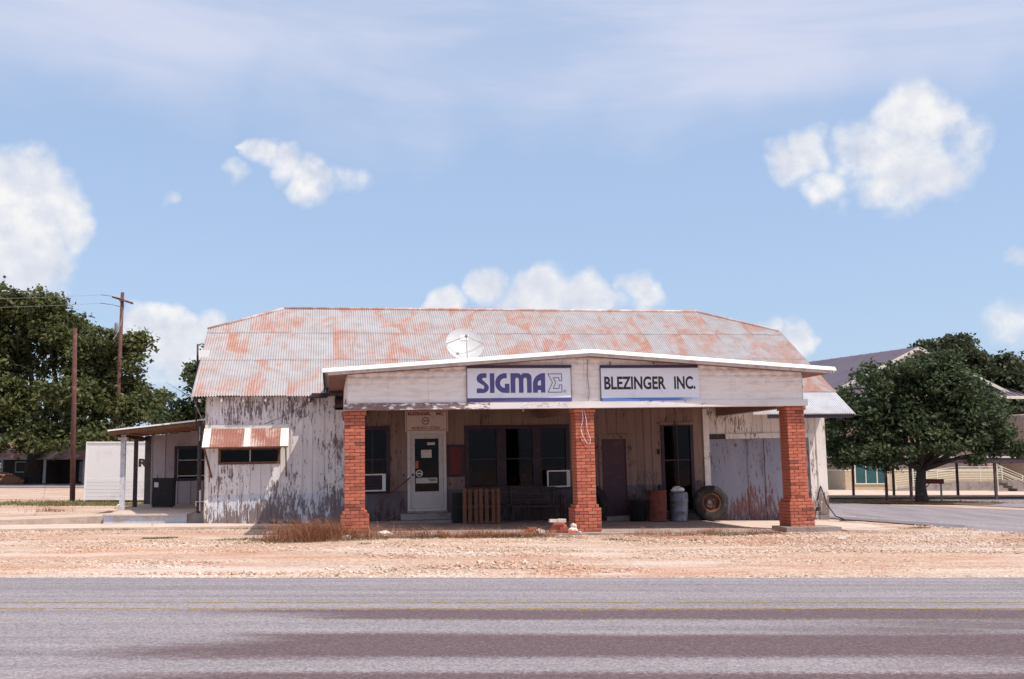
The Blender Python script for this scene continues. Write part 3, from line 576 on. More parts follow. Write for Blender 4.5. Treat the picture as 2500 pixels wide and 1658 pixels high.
# ---- roof of lapped corrugated sheets
SL = 0.64
def rz(v): return 3.545 + SL * (v + 0.35)
HL, HR = (-0.40, 1.95), (19.28, 16.70)                                # rake and ridge end, left and right
def vtop(u):
    if u < HL[1]: return 3.4 + (u - HL[0]) * 1.4 / (HL[1] - HL[0])
    if u > HR[1]: return 3.4 + (HR[0] - u) * 1.4 / (HR[0] - HR[1])
    return 4.8
def corr(u0, u1, v0, v1f, lift, amp=0.017, pitch=0.076, back=False, sag=0.0, zf=None, over=0.0):
    n = max(4, int((u1 - u0 + over) / pitch * 6)); vs = []; fs = []
    zf = zf or rz
    for i in range(n + 1):
        u = u0 + (u1 - u0 + over) * i / n; h = amp * math.sin(2 * math.pi * u / pitch) + lift; vt = v1f(u)
        vt = max(vt, v0 + 0.001)
        for k, v in enumerate((v0, (v0 + vt) / 2, vt)):
            z = zf(v) + h - (sag if k == 1 else 0)
            vs.append((u, v if not back else 9.6 - v, z))
    for i in range(n):
        for k in range(2):
            a = i * 3 + k; q = (a, a + 3, a + 4, a + 1); fs.append(q if not back else q[::-1])
    mb = MB(); mb.add(vs, fs, True); return mb
rows = [(-0.35, 1.62), (1.56, 3.22), (3.16, 4.80)]
for r, (v0, v1) in enumerate(rows):
    u = HL[0]
    while u < HR[0] - 0.05:
        w = min(0.66 + random.uniform(-0.01, 0.01), HR[0] - u)
        jv = random.uniform(-0.025, 0.025) if r else random.uniform(-0.02, 0.02)
        o = bp(corr(u, u + w, v0 + jv, lambda uu, v1=v1: min(v1, vtop(uu)), 0.05 - r * 0.0 + (0.012 * (r)) + random.uniform(-0.003, 0.003), sag=random.uniform(-0.004, 0.006), over=0.03), 'roof_sheet', MAT['roof'])
        u += w
bp(MB().hexa([(15.5, -0.9, 3.58), (16.44, -0.9, 3.58), (16.44, -0.02, 3.58), (15.5, -0.02, 3.58), (15.5, -0.9, 3.80), (16.44, -0.9, 3.80), (16.44, -0.02, 3.82), (15.5, -0.02, 3.82)]), 'sun_gap_closer', MAT['roof_seam'])  # added filler that blocks a sun slit onto the garage door
u = 16.0
while u < HR[0] - 0.05:
    w = min(0.84, HR[0] - u)
    bp(corr(u, u + w, -1.50 + random.uniform(-.008, .008), lambda uu: -0.30, 0.030, pitch=0.076, over=0.02), 'eave_sheet', MAT['roof_new']); u += w
bp(corr(HL[0], HR[0], -0.35, lambda uu: vtop(uu), 0.05, pitch=0.15, back=True), 'rear_roof', MAT['roof'])
for s, (ue, ur) in ((-1, HL), (1, HR)):                                # clipped hip ends
    ze, zr = rz(3.4) + 0.05, rz(4.8) + 0.05
    f = [(0, 1, 2)] if s > 0 else [(2, 1, 0)]
    bp(MB().add([(ue, 3.4, ze), (ue, 6.2, ze), (ur, 4.8, zr)], f), 'hip_roof', MAT['roof'])
    bp(MB().tube([(ue, 3.4, ze + 0.03), (ur, 4.8, zr + 0.035)], 0.045, 6).tube([(ue, 6.2, ze + 0.03), (ur, 4.8, zr + 0.035)], 0.045, 6), 'hip_cap', MAT['roof_seam'])
    bp(MB().beam((ue - s * 0.03, -0.33, rz(-0.33) - 0.03), (ue - s * 0.03, 3.4, ze - 0.08), 0.03, 0.13), 'rake_board', MAT['boards_old'])
bp(MB().tube([(HL[1] - 0.05, 4.8, rz(4.8) + 0.08), (6, 4.8, rz(4.8) + 0.085), (11, 4.8, rz(4.8) + 0.075), (HR[1] + 0.05, 4.8, rz(4.8) + 0.08)], 0.055, 8), 'ridge_cap', MAT['roof_seam'])
for u in np.arange(-0.2, 3.3, 0.61): bp(MB().box(u, u + 0.05, -0.30, 0.0, 3.44, 3.52), 'rafter_end', MAT['boards_old'])
bp(MB().box(-0.02, 3.3, 0.0, 0.0295, 3.603, 3.68), 'eave_filler', MAT['dark_wood'])
bp(MB().box(16.45, 19.2, -1.47, -1.43, 2.72, 2.86), 'eave_board', MAT['plum_frame'])
for u in np.arange(16.6, 19.2, 0.65): bp(MB().beam((u, -1.43, 2.80), (u, -0.01, 3.68), 0.05, 0.09), 'eave_rafter', MAT['soffit'])

# ---- windows and doors
def rect_frame(mb, u0, u1, z0, z1, w, y0, y1):
    mb.box(u0, u0 + w, y0, y1, z0, z1).box(u1 - w, u1, y0, y1, z0, z1).box(u0 + w, u1 - w, y0, y1, z0, z0 + w).box(u0 + w, u1 - w, y0, y1, z1 - w, z1); return mb
def window(u0, u1, z0, z1, fm, fw=0.09, bars_u=(), bars_z=(), label=None, barm=None):
    w = bp(rect_frame(MB(), u0, u1, z0, z1, fw, -0.035, 0.07), 'window', fm)
    if label: w['label'] = label
    us_ = [u0 + fw] + list(bars_u) + [u1 - fw]; zs_ = [z0 + fw] + list(bars_z) + [z1 - fw]
    for a, b in zip(us_[:-1], us_[1:]):
        for c, d in zip(zs_[:-1], zs_[1:]):
            bp(MB().box(a + 0.002, b - 0.002, 0.030, 0.036, c + 0.002, d - 0.002), 'pane', MAT['glass'], w)
    for x in bars_u: bp(MB().box(x - 0.016, x + 0.016, 0.012, 0.029, z0 + fw, z1 - fw), 'muntin', barm or fm, w)
    for z in bars_z: bp(MB().box(u0 + fw, u1 - fw, 0.008, 0.0285, z - 0.02, z + 0.02), 'meeting_rail', barm or fm, w)
    return w
window(0.34, 2.07, 1.66, 2.14, MAT['brown_wood'], 0.07, (1.22,), (), 'low wide window under the tin awning', MAT['grey_trim'])
window(4.20, 5.21, 0.74, 2.70, MAT['plum_frame'], 0.11, (4.70,), (1.72,), 'tall dark sash window beside the brick pillar')
bw = window(7.43, 10.64, 0.75, 2.68, MAT['plum_frame'], 0.12, (), (), 'wide shop window in dark frames')
for a, b in ((8.39, 8.68), (9.49, 9.75)): bp(MB().box(a, b, -0.03, 0.06, 0.87, 2.56), 'mullion', MAT['plum_frame'], bw)
for a, b in ((7.55, 8.39), (8.68, 9.49), (9.75, 10.52)): bp(MB().box(a, b, 0.0, 0.05, 1.65, 1.69), 'meeting_rail', MAT['plum_frame'], bw)
for (u0, u1, z0, z1, m_) in ((8.80, 9.02, 0.95, 1.12, 'paper'), (9.12, 9.34, 0.98, 1.20, 'paper'), (9.05, 9.36, 1.78, 1.86, 'orange'), (7.7, 7.95, 1.0, 1.3, 'sign_cream')):
    bp(MB().box(u0, u1, 0.10, 0.104, z0, z1), 'window_card', MAT[m_], bw)
bp(MB().box(7.6, 10.5, 0.7, 1.3, -0.5, 0.85), 'window_shelf', MAT['brown_wood'], bw)
w3 = window(13.55, 14.60, -0.1, 2.68, MAT['plum_frame'], 0.10, (14.09,), (1.53,), 'tall narrow window beside the garage door')
bp(MB().box(13.52, 14.63, -0.05, -0.036, 2.62, 2.70), 'head_trim', MAT['boards_in'], w3)
bp(MB().box(13.70, 14.05, 0.040, 0.05, 0.95, 1.50), 'paper_blind', MAT['sign_cream'], w3)
bp(MB().box(13.68, 14.50, 0.045, 0.055, 1.56, 2.56), 'blind', MAT['plum_frame'], w3)
# glazed shop door
dr = bp(rect_frame(MB(), 5.72, 6.87, 0.18, 2.53, 0.085, -0.05, 0.06), 'door_frame', MAT['white_door']); 
lf = bp(rect_frame(MB(), 5.81, 6.78, 0.27, 2.44, 0.13, -0.02, 0.025).box(5.94, 6.65, -0.02, 0.025, 0.40, 0.76).box(5.96, 6.63, -0.028, -0.021, 0.52, 0.535), 'door', MAT['white_door']); lf['label'] = 'white half-glazed shop door with stickers'
bp(MB().box(5.94, 6.65, 0.0, 0.006, 0.76, 2.31), 'pane', MAT['glass'], lf)
kb = MB(); kb.lathe([(0.0, -0.07), (0.02, -0.07), (0.035, -0.05), (0.03, -0.03), (0.012, -0.025), (0.012, 0.0)], 12, Matrix.Translation((5.88, -0.02, 1.26)) @ Matrix.Rotation(rad(-90), 4, 'X')); bp(kb, 'door_knob', MAT['rust_drum'], lf)
bp(MB().box(6.31, 6.54, -0.004, -0.001, 2.12, 2.20), 'sticker', MAT['paper'], lf)
bp(MB().box(6.13, 6.44, -0.004, -0.001, 1.75, 1.98), 'paper_notice', MAT['paper'], lf)
bp(MB().box(5.95, 6.05, -0.004, -0.001, 1.44, 1.66), 'sticker', MAT['orange'], lf)
bp(MB().box(5.97, 6.60, -0.004, -0.001, 1.00, 1.16), 'sticker', MAT['paper'], lf)
def ring(mb, cx, cz, r0, r1, y, n=24):
    vs = []; fs = []
    for k in range(n):
        c, s = math.cos(2 * math.pi * k / n), math.sin(2 * math.pi * k / n); vs += [(cx + r0 * c, y, cz + r0 * s), (cx + r1 * c, y, cz + r1 * s)]
    fs = [(2 * k, 2 * k + 1, (2 * k + 3) % (2 * n), (2 * k + 2) % (2 * n)) for k in range(n)]; return mb.add(vs, fs)
bp(ring(MB(), 6.07, 1.29, 0.075, 0.105, -0.003).box(6.0, 6.14, -0.004, -0.001, 1.265, 1.31), 'sticker', MAT['paper'], lf)
bp(MB().box(5.70, 6.90, -0.16, -0.051, 0.15, 0.20), 'threshold', MAT['concrete_grey'])
bp(MB().box(5.50, 7.00, -0.62, -0.03, -0.02, 0.145), 'door_step', MAT['concrete_grey'])
bp(MB().box(5.15, 7.25, -1.05, -0.63, -0.3, -0.025), 'door_step', MAT['concrete_grey'])
bp(MB().tube([(4.75, -0.75, 0.42), (5.78, -0.35, 1.18)], 0.016, 8), 'prop_rod', MAT['rust_drum'])
bp(MB().box(5.59, 5.63, -0.04, -0.005, 1.23, 1.27), 'door_bell', MAT['black'])
# dark door between the pillars, its frame and step
bp(MB().box(11.55, 11.64, -0.045, 0.05, -0.30, 2.32).box(12.41, 12.50, -0.045, 0.05, -0.30, 2.32).box(11.64, 12.41, -0.045, 0.05, 2.21, 2.32), 'door_frame', MAT['boards_in'])
bp(MB().box(11.50, 12.55, -0.07, -0.046, 2.31, 2.35), 'door_hood', MAT['boards_in'])
d2 = bp(MB().box(11.645, 12.405, 0.0, 0.03, -0.30, 2.205), 'door', MAT['dark_door']); d2['label'] = 'dark maroon plank door'
for z in (0.55, 1.15): bp(MB().box(12.28, 12.38, -0.02, -0.001, z, z + 0.04), 'latch', MAT['rust_drum'], d2)
bp(MB().box(11.6, 12.6, -0.55, -0.05, -0.35, -0.10), 'door_step', MAT['concrete_grey'])
for z in (0.62, 1.72): bp(MB().box(13.42, 13.49, -0.05, -0.006, z, z + 0.16), 'meter_box', MAT['black'])
bp(MB().box(13.44, 13.46, -0.03, -0.006, 2.66, 2.69), 'bolt', MAT['black'])
# garage doors
lt = bp(MB().box(15.66, 18.60, -0.055, -0.004, 2.155, 2.31), 'lintel', MAT['boards_old'])
bp(MB().box(15.06, 15.655, -0.03, 0.02, 2.155, 2.31), 'rotten_lintel', MAT['dark_wood'])
for k, (a, b) in enumerate(((15.125, 16.425), (16.435, 16.93), (16.94, 17.10), (17.11, 18.445))):
    o = bp(MB().box(a, b, (0.0, 0.012, -0.018, 0.006)[k], 0.04, -0.435 + (0.03, 0.0, 0.02, 0.0)[k], 2.15), 'garage_door', MAT['garage'])
bp(MB().box(16.36, 16.40, -0.02, -0.001, -0.3, 2.1), 'cover_strip', MAT['garage'])
# dark red panel beside the shop window
rb = bp(rect_frame(MB(), 6.90, 7.41, 1.17, 2.12, 0.07, -0.05, -0.006), 'notice_board', MAT['plum_frame'])
bp(MB().box(6.97, 7.34, -0.035, -0.008, 1.24, 2.05), 'board_face', MAT['red_board'], rb)

# ---- tin awning over the low window
AW = [(-0.05, 0.14, 'awn_white'), (0.14, 0.72, 'awn_red'), (0.72, 1.06, 'awn_red'), (1.06, 1.24, 'awn_white'), (1.24, 1.66, 'awn_red'), (1.66, 2.08, 'awn_red'), (2.08, 2.30, 'awn_white')]
def awz(v): return 2.72 + v * 1.05
for a, b, mt in AW: bp(corr(a, b, -0.54, lambda uu: -0.012, 0.0, amp=0.009, zf=awz, over=0.01), 'awning_sheet', MAT[mt])
bp(MB().box(-0.03, 2.32, -0.035, -0.024, 2.66, 2.79), 'awning_flashing', MAT['awn_white'])
bp(MB().beam((-0.05, -0.53, 2.135), (2.30, -0.53, 2.135), 0.04, 0.04), 'awning_rail', MAT['brown_wood'])
for u, q in ((0.01, 0.16), (2.24, 0.0)): bp(MB().beam((u, -0.50, 2.12), (u + q, -0.03, 1.30), 0.035, 0.05), 'awning_brace', MAT['brown_wood'])

# ---- canopy
VF = -5.36                                                         # fascia plane
def ct(u): return 3.87 + (4.335 - 3.87) * (1 - abs(u - 9.86) / 6.56)    # top edge of the trim
TU = [3.30, 9.86, 16.42]
def band(y0, y1, d0, d1, ua=3.30, ub=16.42):
    mb = MB(); pts = [ua, 9.86, ub]; vs = []
    for u in pts:
        vs += [(u, y0, ct(u) - d1), (u, y1, ct(u) - d1), (u, y1, ct(u) - d0), (u, y0, ct(u) - d0)]
    fs = [(0, 3, 2, 1)[::-1], (8, 9, 10, 11)]
    for k in (0, 4): fs += [(k, k + 4, k + 7, k + 3)[::1], (k + 1, k + 2, k + 6, k + 5), (k + 3, k + 7, k + 6, k + 2), (k, k + 1, k + 5, k + 4)]
    return mb.add(vs, fs)
tm = MB(); tv = []                                                # sloping metal edge strip
for u in TU: tv += [(u, -5.735, ct(u) + 0.002), (u, -5.80, ct(u) - 0.085), (u, -5.80, ct(u) - 0.10), (u, -5.725, ct(u) - 0.10)]
tm.add(tv, [(0, 1, 2, 3)[::-1], (8, 9, 10, 11)] + [f for k in (0, 4) for f in ((k, k + 1, k + 5, k + 4), (k + 1, k + 2, k + 6, k + 5), (k + 2, k + 3, k + 7, k + 6), (k + 3, k, k + 4, k + 7))])
bp(tm, 'canopy_trim', MAT['white_trim'])
bp(band(-5.718, -5.64, 0.045, 0.165, 3.42, 16.34), 'canopy_gutter', MAT['grey_trim'])
bp(band(-5.716, 1.4, 0.012, 0.042, 3.305, 16.415), 'canopy_roof', MAT['white_trim'])
bp(band(-5.638, -0.1, 0.150, 0.165, 3.44, 16.32), 'canopy_soffit', MAT['soffit'])
for u in (3.32, 16.40):
    bp(MB().beam((u, -5.70, 3.80), (u, -0.2, 3.80), 0.035, 0.135), 'canopy_side_board', MAT['dark_wood'] if u < 5 else MAT['grey_trim'])
bp(MB().box(2.95, 3.40, -0.40, -0.05, 3.54, 3.66), 'rotten_corner', MAT['dark_wood'])
# pressed-tin fascia, sheet by sheet, with its rock-faced relief
u = 3.88
while u < 15.65:
    ub = min(u + 0.98, 15.66); nu = int((ub - u) / 0.02); nz = 44
    U = np.linspace(u + 0.002, ub - 0.002, nu + 1); T = np.linspace(0, 1, nz + 1); UU, TT = np.meshgrid(U, T, indexing='ij')
    ZT = 3.70 + (4.17 - 3.70) * (1 - np.abs(UU - 9.86) / 6.56); ZZ = 3.062 + (ZT - 3.062) * TT
    row = np.floor((ZZ - 3.05) / 0.165); cu = (UU / 0.33 + 0.5 * (row % 2)); fu = np.abs((cu % 1) - 0.5) * 2; fz = np.abs((((ZZ - 3.05) / 0.165) % 1) - 0.5) * 2
    body = (1 - fu ** 3) * (1 - fz ** 2.2); rock = vnoise(UU * 22, ZZ * 26, 11) * 0.6 + vnoise(UU * 50, ZZ * 50, 12) * 0.25
    amt = 0.35 + 1.1 * np.clip((ZZ - (ZT - 0.42)) / 0.18, 0, 1)
    YY = VF - 0.042 * body * (0.30 + rock) * amt - 0.006 * vnoise(UU * 2, ZZ * 2, 4)
    idx = np.arange((nu + 1) * (nz + 1)).reshape(nu + 1, nz + 1)
    F = np.stack([idx[:-1, :-1], idx[1:, :-1], idx[1:, 1:], idx[:-1, 1:]], -1).reshape(-1, 4)
    link('fascia_sheet', np_mesh('fascia_sheet', np.stack([UU, YY, ZZ], -1).reshape(-1, 3), F, MAT['tin'], True), B); u = ub
bp(MB().box(3.86, 15.68, VF + 0.012, VF + 0.06, 3.06, 3.70), 'fascia_backing', MAT['boards_old'])
bp(MB().box(3.86, 3.90, VF + 0.062, -0.03, 3.06, 3.715), 'fascia_side', MAT['tin'])
bp(MB().box(15.64, 15.68, VF + 0.062, -0.03, 3.06, 3.70), 'fascia_side', MAT['tin'])
bp(MB().box(9.84, 9.885, VF - 0.045, VF - 0.022, 3.062, 4.16), 'fascia_joint', MAT['tin'])
bp(MB().box(3.80, 7.35, VF - 0.06, VF + 0.26, 2.895, 3.055), 'front_beam', MAT['beam_bare'])
bp(MB().box(7.352, 15.76, VF - 0.064, VF + 0.26, 2.893, 3.06), 'front_beam', MAT['beam_paint'])
for u in (3.84, 9.65, 15.36): bp(MB().box(u, u + 0.26, VF + 0.262, -0.062, 2.875, 3.185), 'side_beam', MAT['soffit'])
for k in range(26):
    v = VF + 0.27 + k * 0.193; bp(MB().box(3.905, 15.635, v, v + 0.187, 3.19 + random.uniform(0, 0.004), 3.208), 'ceiling_board', MAT['soffit'])
lb = thing_b('ceiling_lamp', 'bare lamp socket on the canopy ceiling left of the middle pillar', 'lamp', (9.0, -1.2, 3.188))
MB().lathe([(0.0, 0.0), (0.055, 0.0), (0.055, -0.03), (0.03, -0.05), (0.03, -0.09)], 12).build('socket', MAT['grey_metal'], lb)
MB().lathe([(0.02, -0.09), (0.035, -0.12), (0.03, -0.16), (0.0, -0.175)], 12).build('bulb', MAT['plastic_white'], lb)

# ---- brick pillars: a mortar core with every brick of the front laid on it
CH = 0.0815; JT = 0.011
def brick_mesh(w, d=0.06, seed=0):
    r = random.Random(seed); mb = MB(); j = lambda: r.uniform(-0.0025, 0.0025); h = CH - JT; c = 0.004
    vs = [(x + j(), d, z + j()) for x, z in ((0, 0), (w, 0), (w, h), (0, h))] + [(x + j(), 0.004 + j() * .6, z + j()) for x, z in ((0, 0), (w, 0), (w, h), (0, h))] + \
         [(x + j(), -0.001 + j(), z + j()) for x, z in ((c, c), (w - c, c), (w - c, h - c), (c, h - c))]
    fs = [(0, 1, 5, 4)[::-1], (1, 2, 6, 5)[::-1], (2, 3, 7, 6)[::-1], (3, 0, 4, 7)[::-1]] + [(4 + a, 4 + b, 8 + b, 8 + a) for a, b in ((0, 1), (1, 2), (2, 3), (3, 0))] + [(8, 9, 10, 11)]
    mb.add(vs, fs); return mb.mesh('brick', MAT['brick'])
BM = {}
def bmesh_for(w):
    k = (round(w, 3), random.randrange(4))
    if k not in BM: BM[k] = brick_mesh(k[0], seed=hash(k) & 0xffff)
    return BM[k]
def course(L, odd, base):
    """brick lengths across a face of width L"""
    if base: ws = [0.21, 0.21, 0.21] if not odd else [0.10, 0.21, 0.21, 0.10]
    else: ws = [0.23, 0.23] if not odd else [0.115, 0.23, 0.105]
    s = (L - JT * (len(ws) - 1)) / sum(ws); return [w * s for w in ws]
def pillar(uc, zb, label):
    half = 0.24; y0 = -5.30; D = 0.48
    nb = max(5, round((0.42 - zb) / CH)); z0 = 0.42 - nb * CH
    P = MB(); P.box(uc - 0.335 + 0.012, uc + 0.335 - 0.012, y0 - 0.09 + 0.012, y0 + D + 0.09 - 0.012, z0 - 0.05, 0.415)
    P.box(uc - half + 0.012, uc + half - 0.012, y0 + 0.012, y0 + D - 0.012, 0.4155, 2.885)
    p = bp(P, 'pillar', MAT['mortar']); p['label'] = label
    rest = MB(); z = z0; k = 0
    while z < 2.88:
        if k < nb: hw = 0.335
        elif k == nb: hw = 0.29
        elif z + 2 * CH > 2.89: hw = 0.275
        else: hw = half
        yf = y0 - (hw - half)
        h = CH - JT if z + CH < 2.89 else 2.888 - z
        x = uc - hw
        for w in course(2 * hw, k % 2, k <= nb):
            o = link('brick', bmesh_for(w), p, Matrix.Translation((x, yf + random.uniform(-0.004, 0.004), z)) @ Matrix.Rotation(random.uniform(-0.006, 0.006), 4, 'Y'))
            if h < CH - JT - 0.001: o.scale.z = h / (CH - JT)
            x += w + JT
        yb = y0 + D + (hw - half)
        for side in (-1, 1):                                     # courses of the two flanks and the back
            y = yf + 0.062; 
            for w in course(yb - yf - 0.062, (k + 1) % 2, k <= nb):
                xx = uc + side * hw; rest.box(min(xx, xx - side * 0.06), max(xx, xx - side * 0.06), y, y + w, z, z + h, 0.0018); y += w + JT
        x = uc - hw + 0.065
        for w in course(2 * hw - 0.13, k % 2, k <= nb): rest.box(x, x + w, yb - 0.06, yb, z, z + h, 0.0018); x += w + JT
        z += CH; k += 1
    r = bp(rest, 'flank_bricks', MAT['brick'], p); r['kind'] = 'stuff'
    bp(MB().box(uc - 0.29, uc + 0.29, y0 - 0.055, y0 + D + 0.04, 2.8885, 2.8945), 'mortar_cap', MAT['white_trim'], p)
pillar(4.06, -0.07, 'left brick pillar standing in the dead weeds'); pillar(9.77, -0.19, 'middle brick pillar with loose wires hanging down'); pillar(15.46, -0.22, 'right brick pillar on a concrete plinth')

# ---- side porch on the left
def porch_z(u): return 3.10 + u * 0.105
bp(MB().hexa([(-3.22, 2.75, porch_z(-3.22)), (-0.01, 2.75, porch_z(0)), (-0.01, 8.5, porch_z(0)), (-3.22, 8.5, porch_z(-3.22)),
              (-3.22, 2.75, porch_z(-3.22) + .03), (-0.01, 2.75, porch_z(0) + .03), (-0.01, 8.5, porch_z(0) + .03), (-3.22, 8.5, porch_z(-3.22) + .03)]), 'porch_roof', MAT['grey_trim'])
bp(MB().beam((-3.24, 2.74, porch_z(-3.24) + 0.012), (-0.02, 2.74, porch_z(0) + 0.012), 0.02, 0.045), 'porch_drip_edge', MAT['white_trim'])
bp(MB().beam((-3.20, 2.80, porch_z(-3.2) - 0.075), (-0.02, 2.80, porch_z(0) - 0.075), 0.04, 0.13), 'porch_fascia', MAT['brown_wood'])
for k in range(18):
    u0 = -3.18 + k * 0.176
    bp(MB().hexa([(u0, 2.83, porch_z(u0) - .03), (u0 + .168, 2.83, porch_z(u0 + .168) - .03), (u0 + .168, 8.0, porch_z(u0 + .168) - .03), (u0, 8.0, porch_z(u0) - .03),
                  (u0, 2.83, porch_z(u0) - .004), (u0 + .168, 2.83, porch_z(u0 + .168) - .004), (u0 + .168, 8.0, porch_z(u0 + .168) - .004), (u0, 8.0, porch_z(u0) - .004)]), 'porch_board', MAT['porch_under'])
bp(MB().box(-3.12, -3.0, 2.9, 8.3, 2.58, 2.70), 'porch_beam', MAT['brown_wood'])
bp(MB().box(-2.95, -2.81, 3.28, 3.42, 0.31, 2.66).box(-3.02, -2.76, 3.22, 3.48, 2.50, 2.575), 'porch_post', MAT['pale_post'])
bp(MB().box(-2.98, -2.86, 5.60, 5.72, 0.31, 2.58), 'porch_post', MAT['dark_wood'])  # rear post coloured dark in place of the porch shade
uu = -2.80
while uu < -0.02:
    if not (-2.2 < uu < -0.1): bp(MB().box(uu, min(uu + 0.44, -0.01), 8.0, 8.03, 0.3, porch_z(uu) - 0.035), 'porch_wall_board', MAT['porch_wall'])
    else:
        bp(MB().box(uu, min(uu + 0.44, -0.01), 8.0, 8.03, 0.3, 1.12), 'porch_wall_board', MAT['porch_wall']); bp(MB().box(uu, min(uu + 0.44, -0.01), 8.0, 8.03, 2.36, porch_z(uu) - 0.035), 'porch_wall_board', MAT['porch_wall'])
    bp(MB().box(uu - 0.02, uu + 0.02, 7.975, 7.999, 0.3, 1.10 if -2.2 < uu < -0.1 else porch_z(uu) - 0.035), 'batten', MAT['porch_wall'])
    uu += 0.44
pw = bp(rect_frame(MB(), -2.02, -0.02, 1.12, 2.36, 0.10, 7.96, 8.05), 'window', MAT['plum_frame']); pw['label'] = 'dark porch window with pale bars'
bp(MB().box(-1.92, -0.12, 8.02, 8.03, 1.22, 2.26), 'pane', MAT['glass'], pw)
for z in (1.28, 1.84): bp(MB().box(-1.92, -0.12, 7.99, 8.015, z, z + 0.035), 'bar', MAT['grey_trim'], pw)
bp(MB().box(-1.92, -1.89, 7.985, 8.012, 1.22, 2.26), 'bar', MAT['grey_trim'], pw)
bp(MB().box(-3.05, -0.03, 8.06, 12.5, 0.0, 2.75), 'annex', MAT['interior'])
# conduits on the corner
bp(MB().tube([(-0.22, 0.35, 0.3), (-0.22, 0.35, 2.95)], 0.055, 10), 'downpipe', MAT['dark_wood'])
for z in (2.35, 2.55): bp(MB().tube([(-0.215, 0.29, z), (-0.215, 0.29, z + 0.22)], 0.02, 8), 'conduit', MAT['grey_metal'])
bp(MB().tube([(-0.17, 0.25, 0.36), (-0.17, 0.25, 0.62), (-0.28, 0.25, 0.64), (-0.28, 0.25, 0.50)], 0.022, 8).tube([(-0.17, 0.25, 0.6), (-0.17, 0.25, 0.95)], 0.026, 8).tube([(-0.17, 0.25, 0.63), (-0.05, 0.25, 0.63)], 0.018, 8), 'water_tap', MAT['grey_trim'])
bp(MB().tube([(-0.05, -0.02, 2.85), (-0.22, -0.03, 3.18), (-0.34, -0.03, 3.5)], 0.012, 6), 'guy_wire', MAT['grey_metal'])
# wires on the front wall and on the middle pillar
def sagw(a, b, s, n=10): return [tuple(Vector(a).lerp(Vector(b), i / n) - Vector((0, 0, s * 4 * (i / n) * (1 - i / n)))) for i in range(n + 1)]
bp(MB().tube(sagw((1.6, -0.03, 2.80), (2.95, -0.04, 3.5), 0.06), 0.006, 5), 'cable', MAT['black'])
bp(MB().tube([(2.70 + 0.16 * math.cos(t), -0.035, 3.12 + 0.13 * math.sin(t)) for t in np.linspace(2.4, 6.6, 14)], 0.006, 5), 'cable', MAT['black'])
bp(MB().tube([(2.86, -0.035, 3.08), (3.08, -0.035, 3.16)], 0.011, 5), 'insulator', MAT['plastic_white'])
bp(MB().tube([(9.70 + 0.075 * math.sin(k * 1.1) * (k / 6), -5.325 - 0.01, 2.86 - 0.115 * k) for k in range(6)], 0.006, 5).tube([(9.76, -5.335, 2.84), (9.80, -5.34, 2.6), (9.82, -5.335, 2.35), (9.90, -5.335, 2.10), (9.88, -5.34, 1.99), (9.80, -5.34, 2.02), (9.70, -5.34, 2.2), (9.66, -5.34, 2.35)], 0.007, 5), 'loose_wire', MAT['plastic_white'])
bp(MB().tube([(9.86, VF - 0.055, 4.1), (9.85, VF - 0.052, 3.7), (9.88, VF - 0.055, 3.3), (9.86, VF - 0.05, 3.07)], 0.007, 5), 'loose_wire', MAT['grey_metal'])
# ------------------------------------------------------------------ signs
def text_mesh(txt, size, m, name, bold=0.0, sx=1.0, space=1.0):
    """flat letters, centred, in the x-z plane facing -y"""
    cu = bpy.data.curves.new(name, 'FONT'); cu.body = txt; cu.size = size; cu.offset = bold; cu.space_character = space
    cu.align_x = 'CENTER'; cu.align_y = 'CENTER'; cu.resolution_u = 4
    ob = bpy.data.objects.new(name, cu); COL.objects.link(ob); bpy.context.view_layer.update()
    me = bpy.data.meshes.new_from_object(ob.evaluated_get(bpy.context.evaluated_depsgraph_get())); bpy.data.objects.remove(ob)
    xs = [v.co.x for v in me.vertices]; ys = [v.co.y for v in me.vertices]; cx = (min(xs) + max(xs)) / 2; cy = (min(ys) + max(ys)) / 2
    for v in me.vertices: v.co = Vector(((v.co.x - cx) * sx, 0, v.co.y - cy))
    me.materials.clear(); me.materials.append(m); me.name = name
    W = (max(xs) - min(xs)) * sx; H = max(ys) - min(ys); return me, W, H
def fit_text(txt, w, h, m, name, parent, x, y, z, bold=0.0):
    me, W, H = text_mesh(txt, 1.0, m, name, bold / h)
    for v in me.vertices: v.co.x *= w / W; v.co.z *= h / H
    me.update(); return link(name, me, parent, Matrix.Translation((x, y, z)))
YS = VF - 0.045
def arc(cx, cy, rx, ry, a0, a1, n=14): return [(cx + rx * math.cos(rad(a0 + (a1 - a0) * i / n)), cy - ry * math.sin(rad(a0 + (a1 - a0) * i / n))) for i in range(n + 1)]
# the lettering is drawn on a 1033 x 360 grid, origin top left, y down
LET = {
 'S': [(225, 128)] + arc(186, 180, 58, 52, 90, 225, 12) + arc(176, 264, 26, 24, 90, -90, 8)[1:-1] + [(176, 276), (128, 276), (128, 322)] + arc(186, 270, 60, 52, -90, 45, 12) + arc(198, 186, 16, 14, 250, 110, 6) + [(225, 172)],
 'I': [(258, 128), (302, 128), (302, 322), (258, 322)],
 'G': [(425, 128)] + arc(408, 225, 98, 97, 90, 270, 24) + [(450, 322), (450, 232), (405, 232), (405, 272)] + arc(404, 225, 46, 47, 270, 90, 16) + [(425, 178)],
 'M': [(462, 322), (462, 128)] + arc(535, 160, 34, 32, 90, 20, 6) + arc(640, 160, 32, 32, 90, 0, 6)[0:0] + [(570, 146), (585, 128)] + arc(630, 170, 42, 42, 90, 0, 8) + [(672, 322), (626, 322), (626, 195)] + arc(608, 195, 18, 24, 0, 180, 8) + [(590, 322), (545, 322), (545, 195)] + arc(527, 195, 18, 24, 0, 180, 8) + [(509, 322)],
}
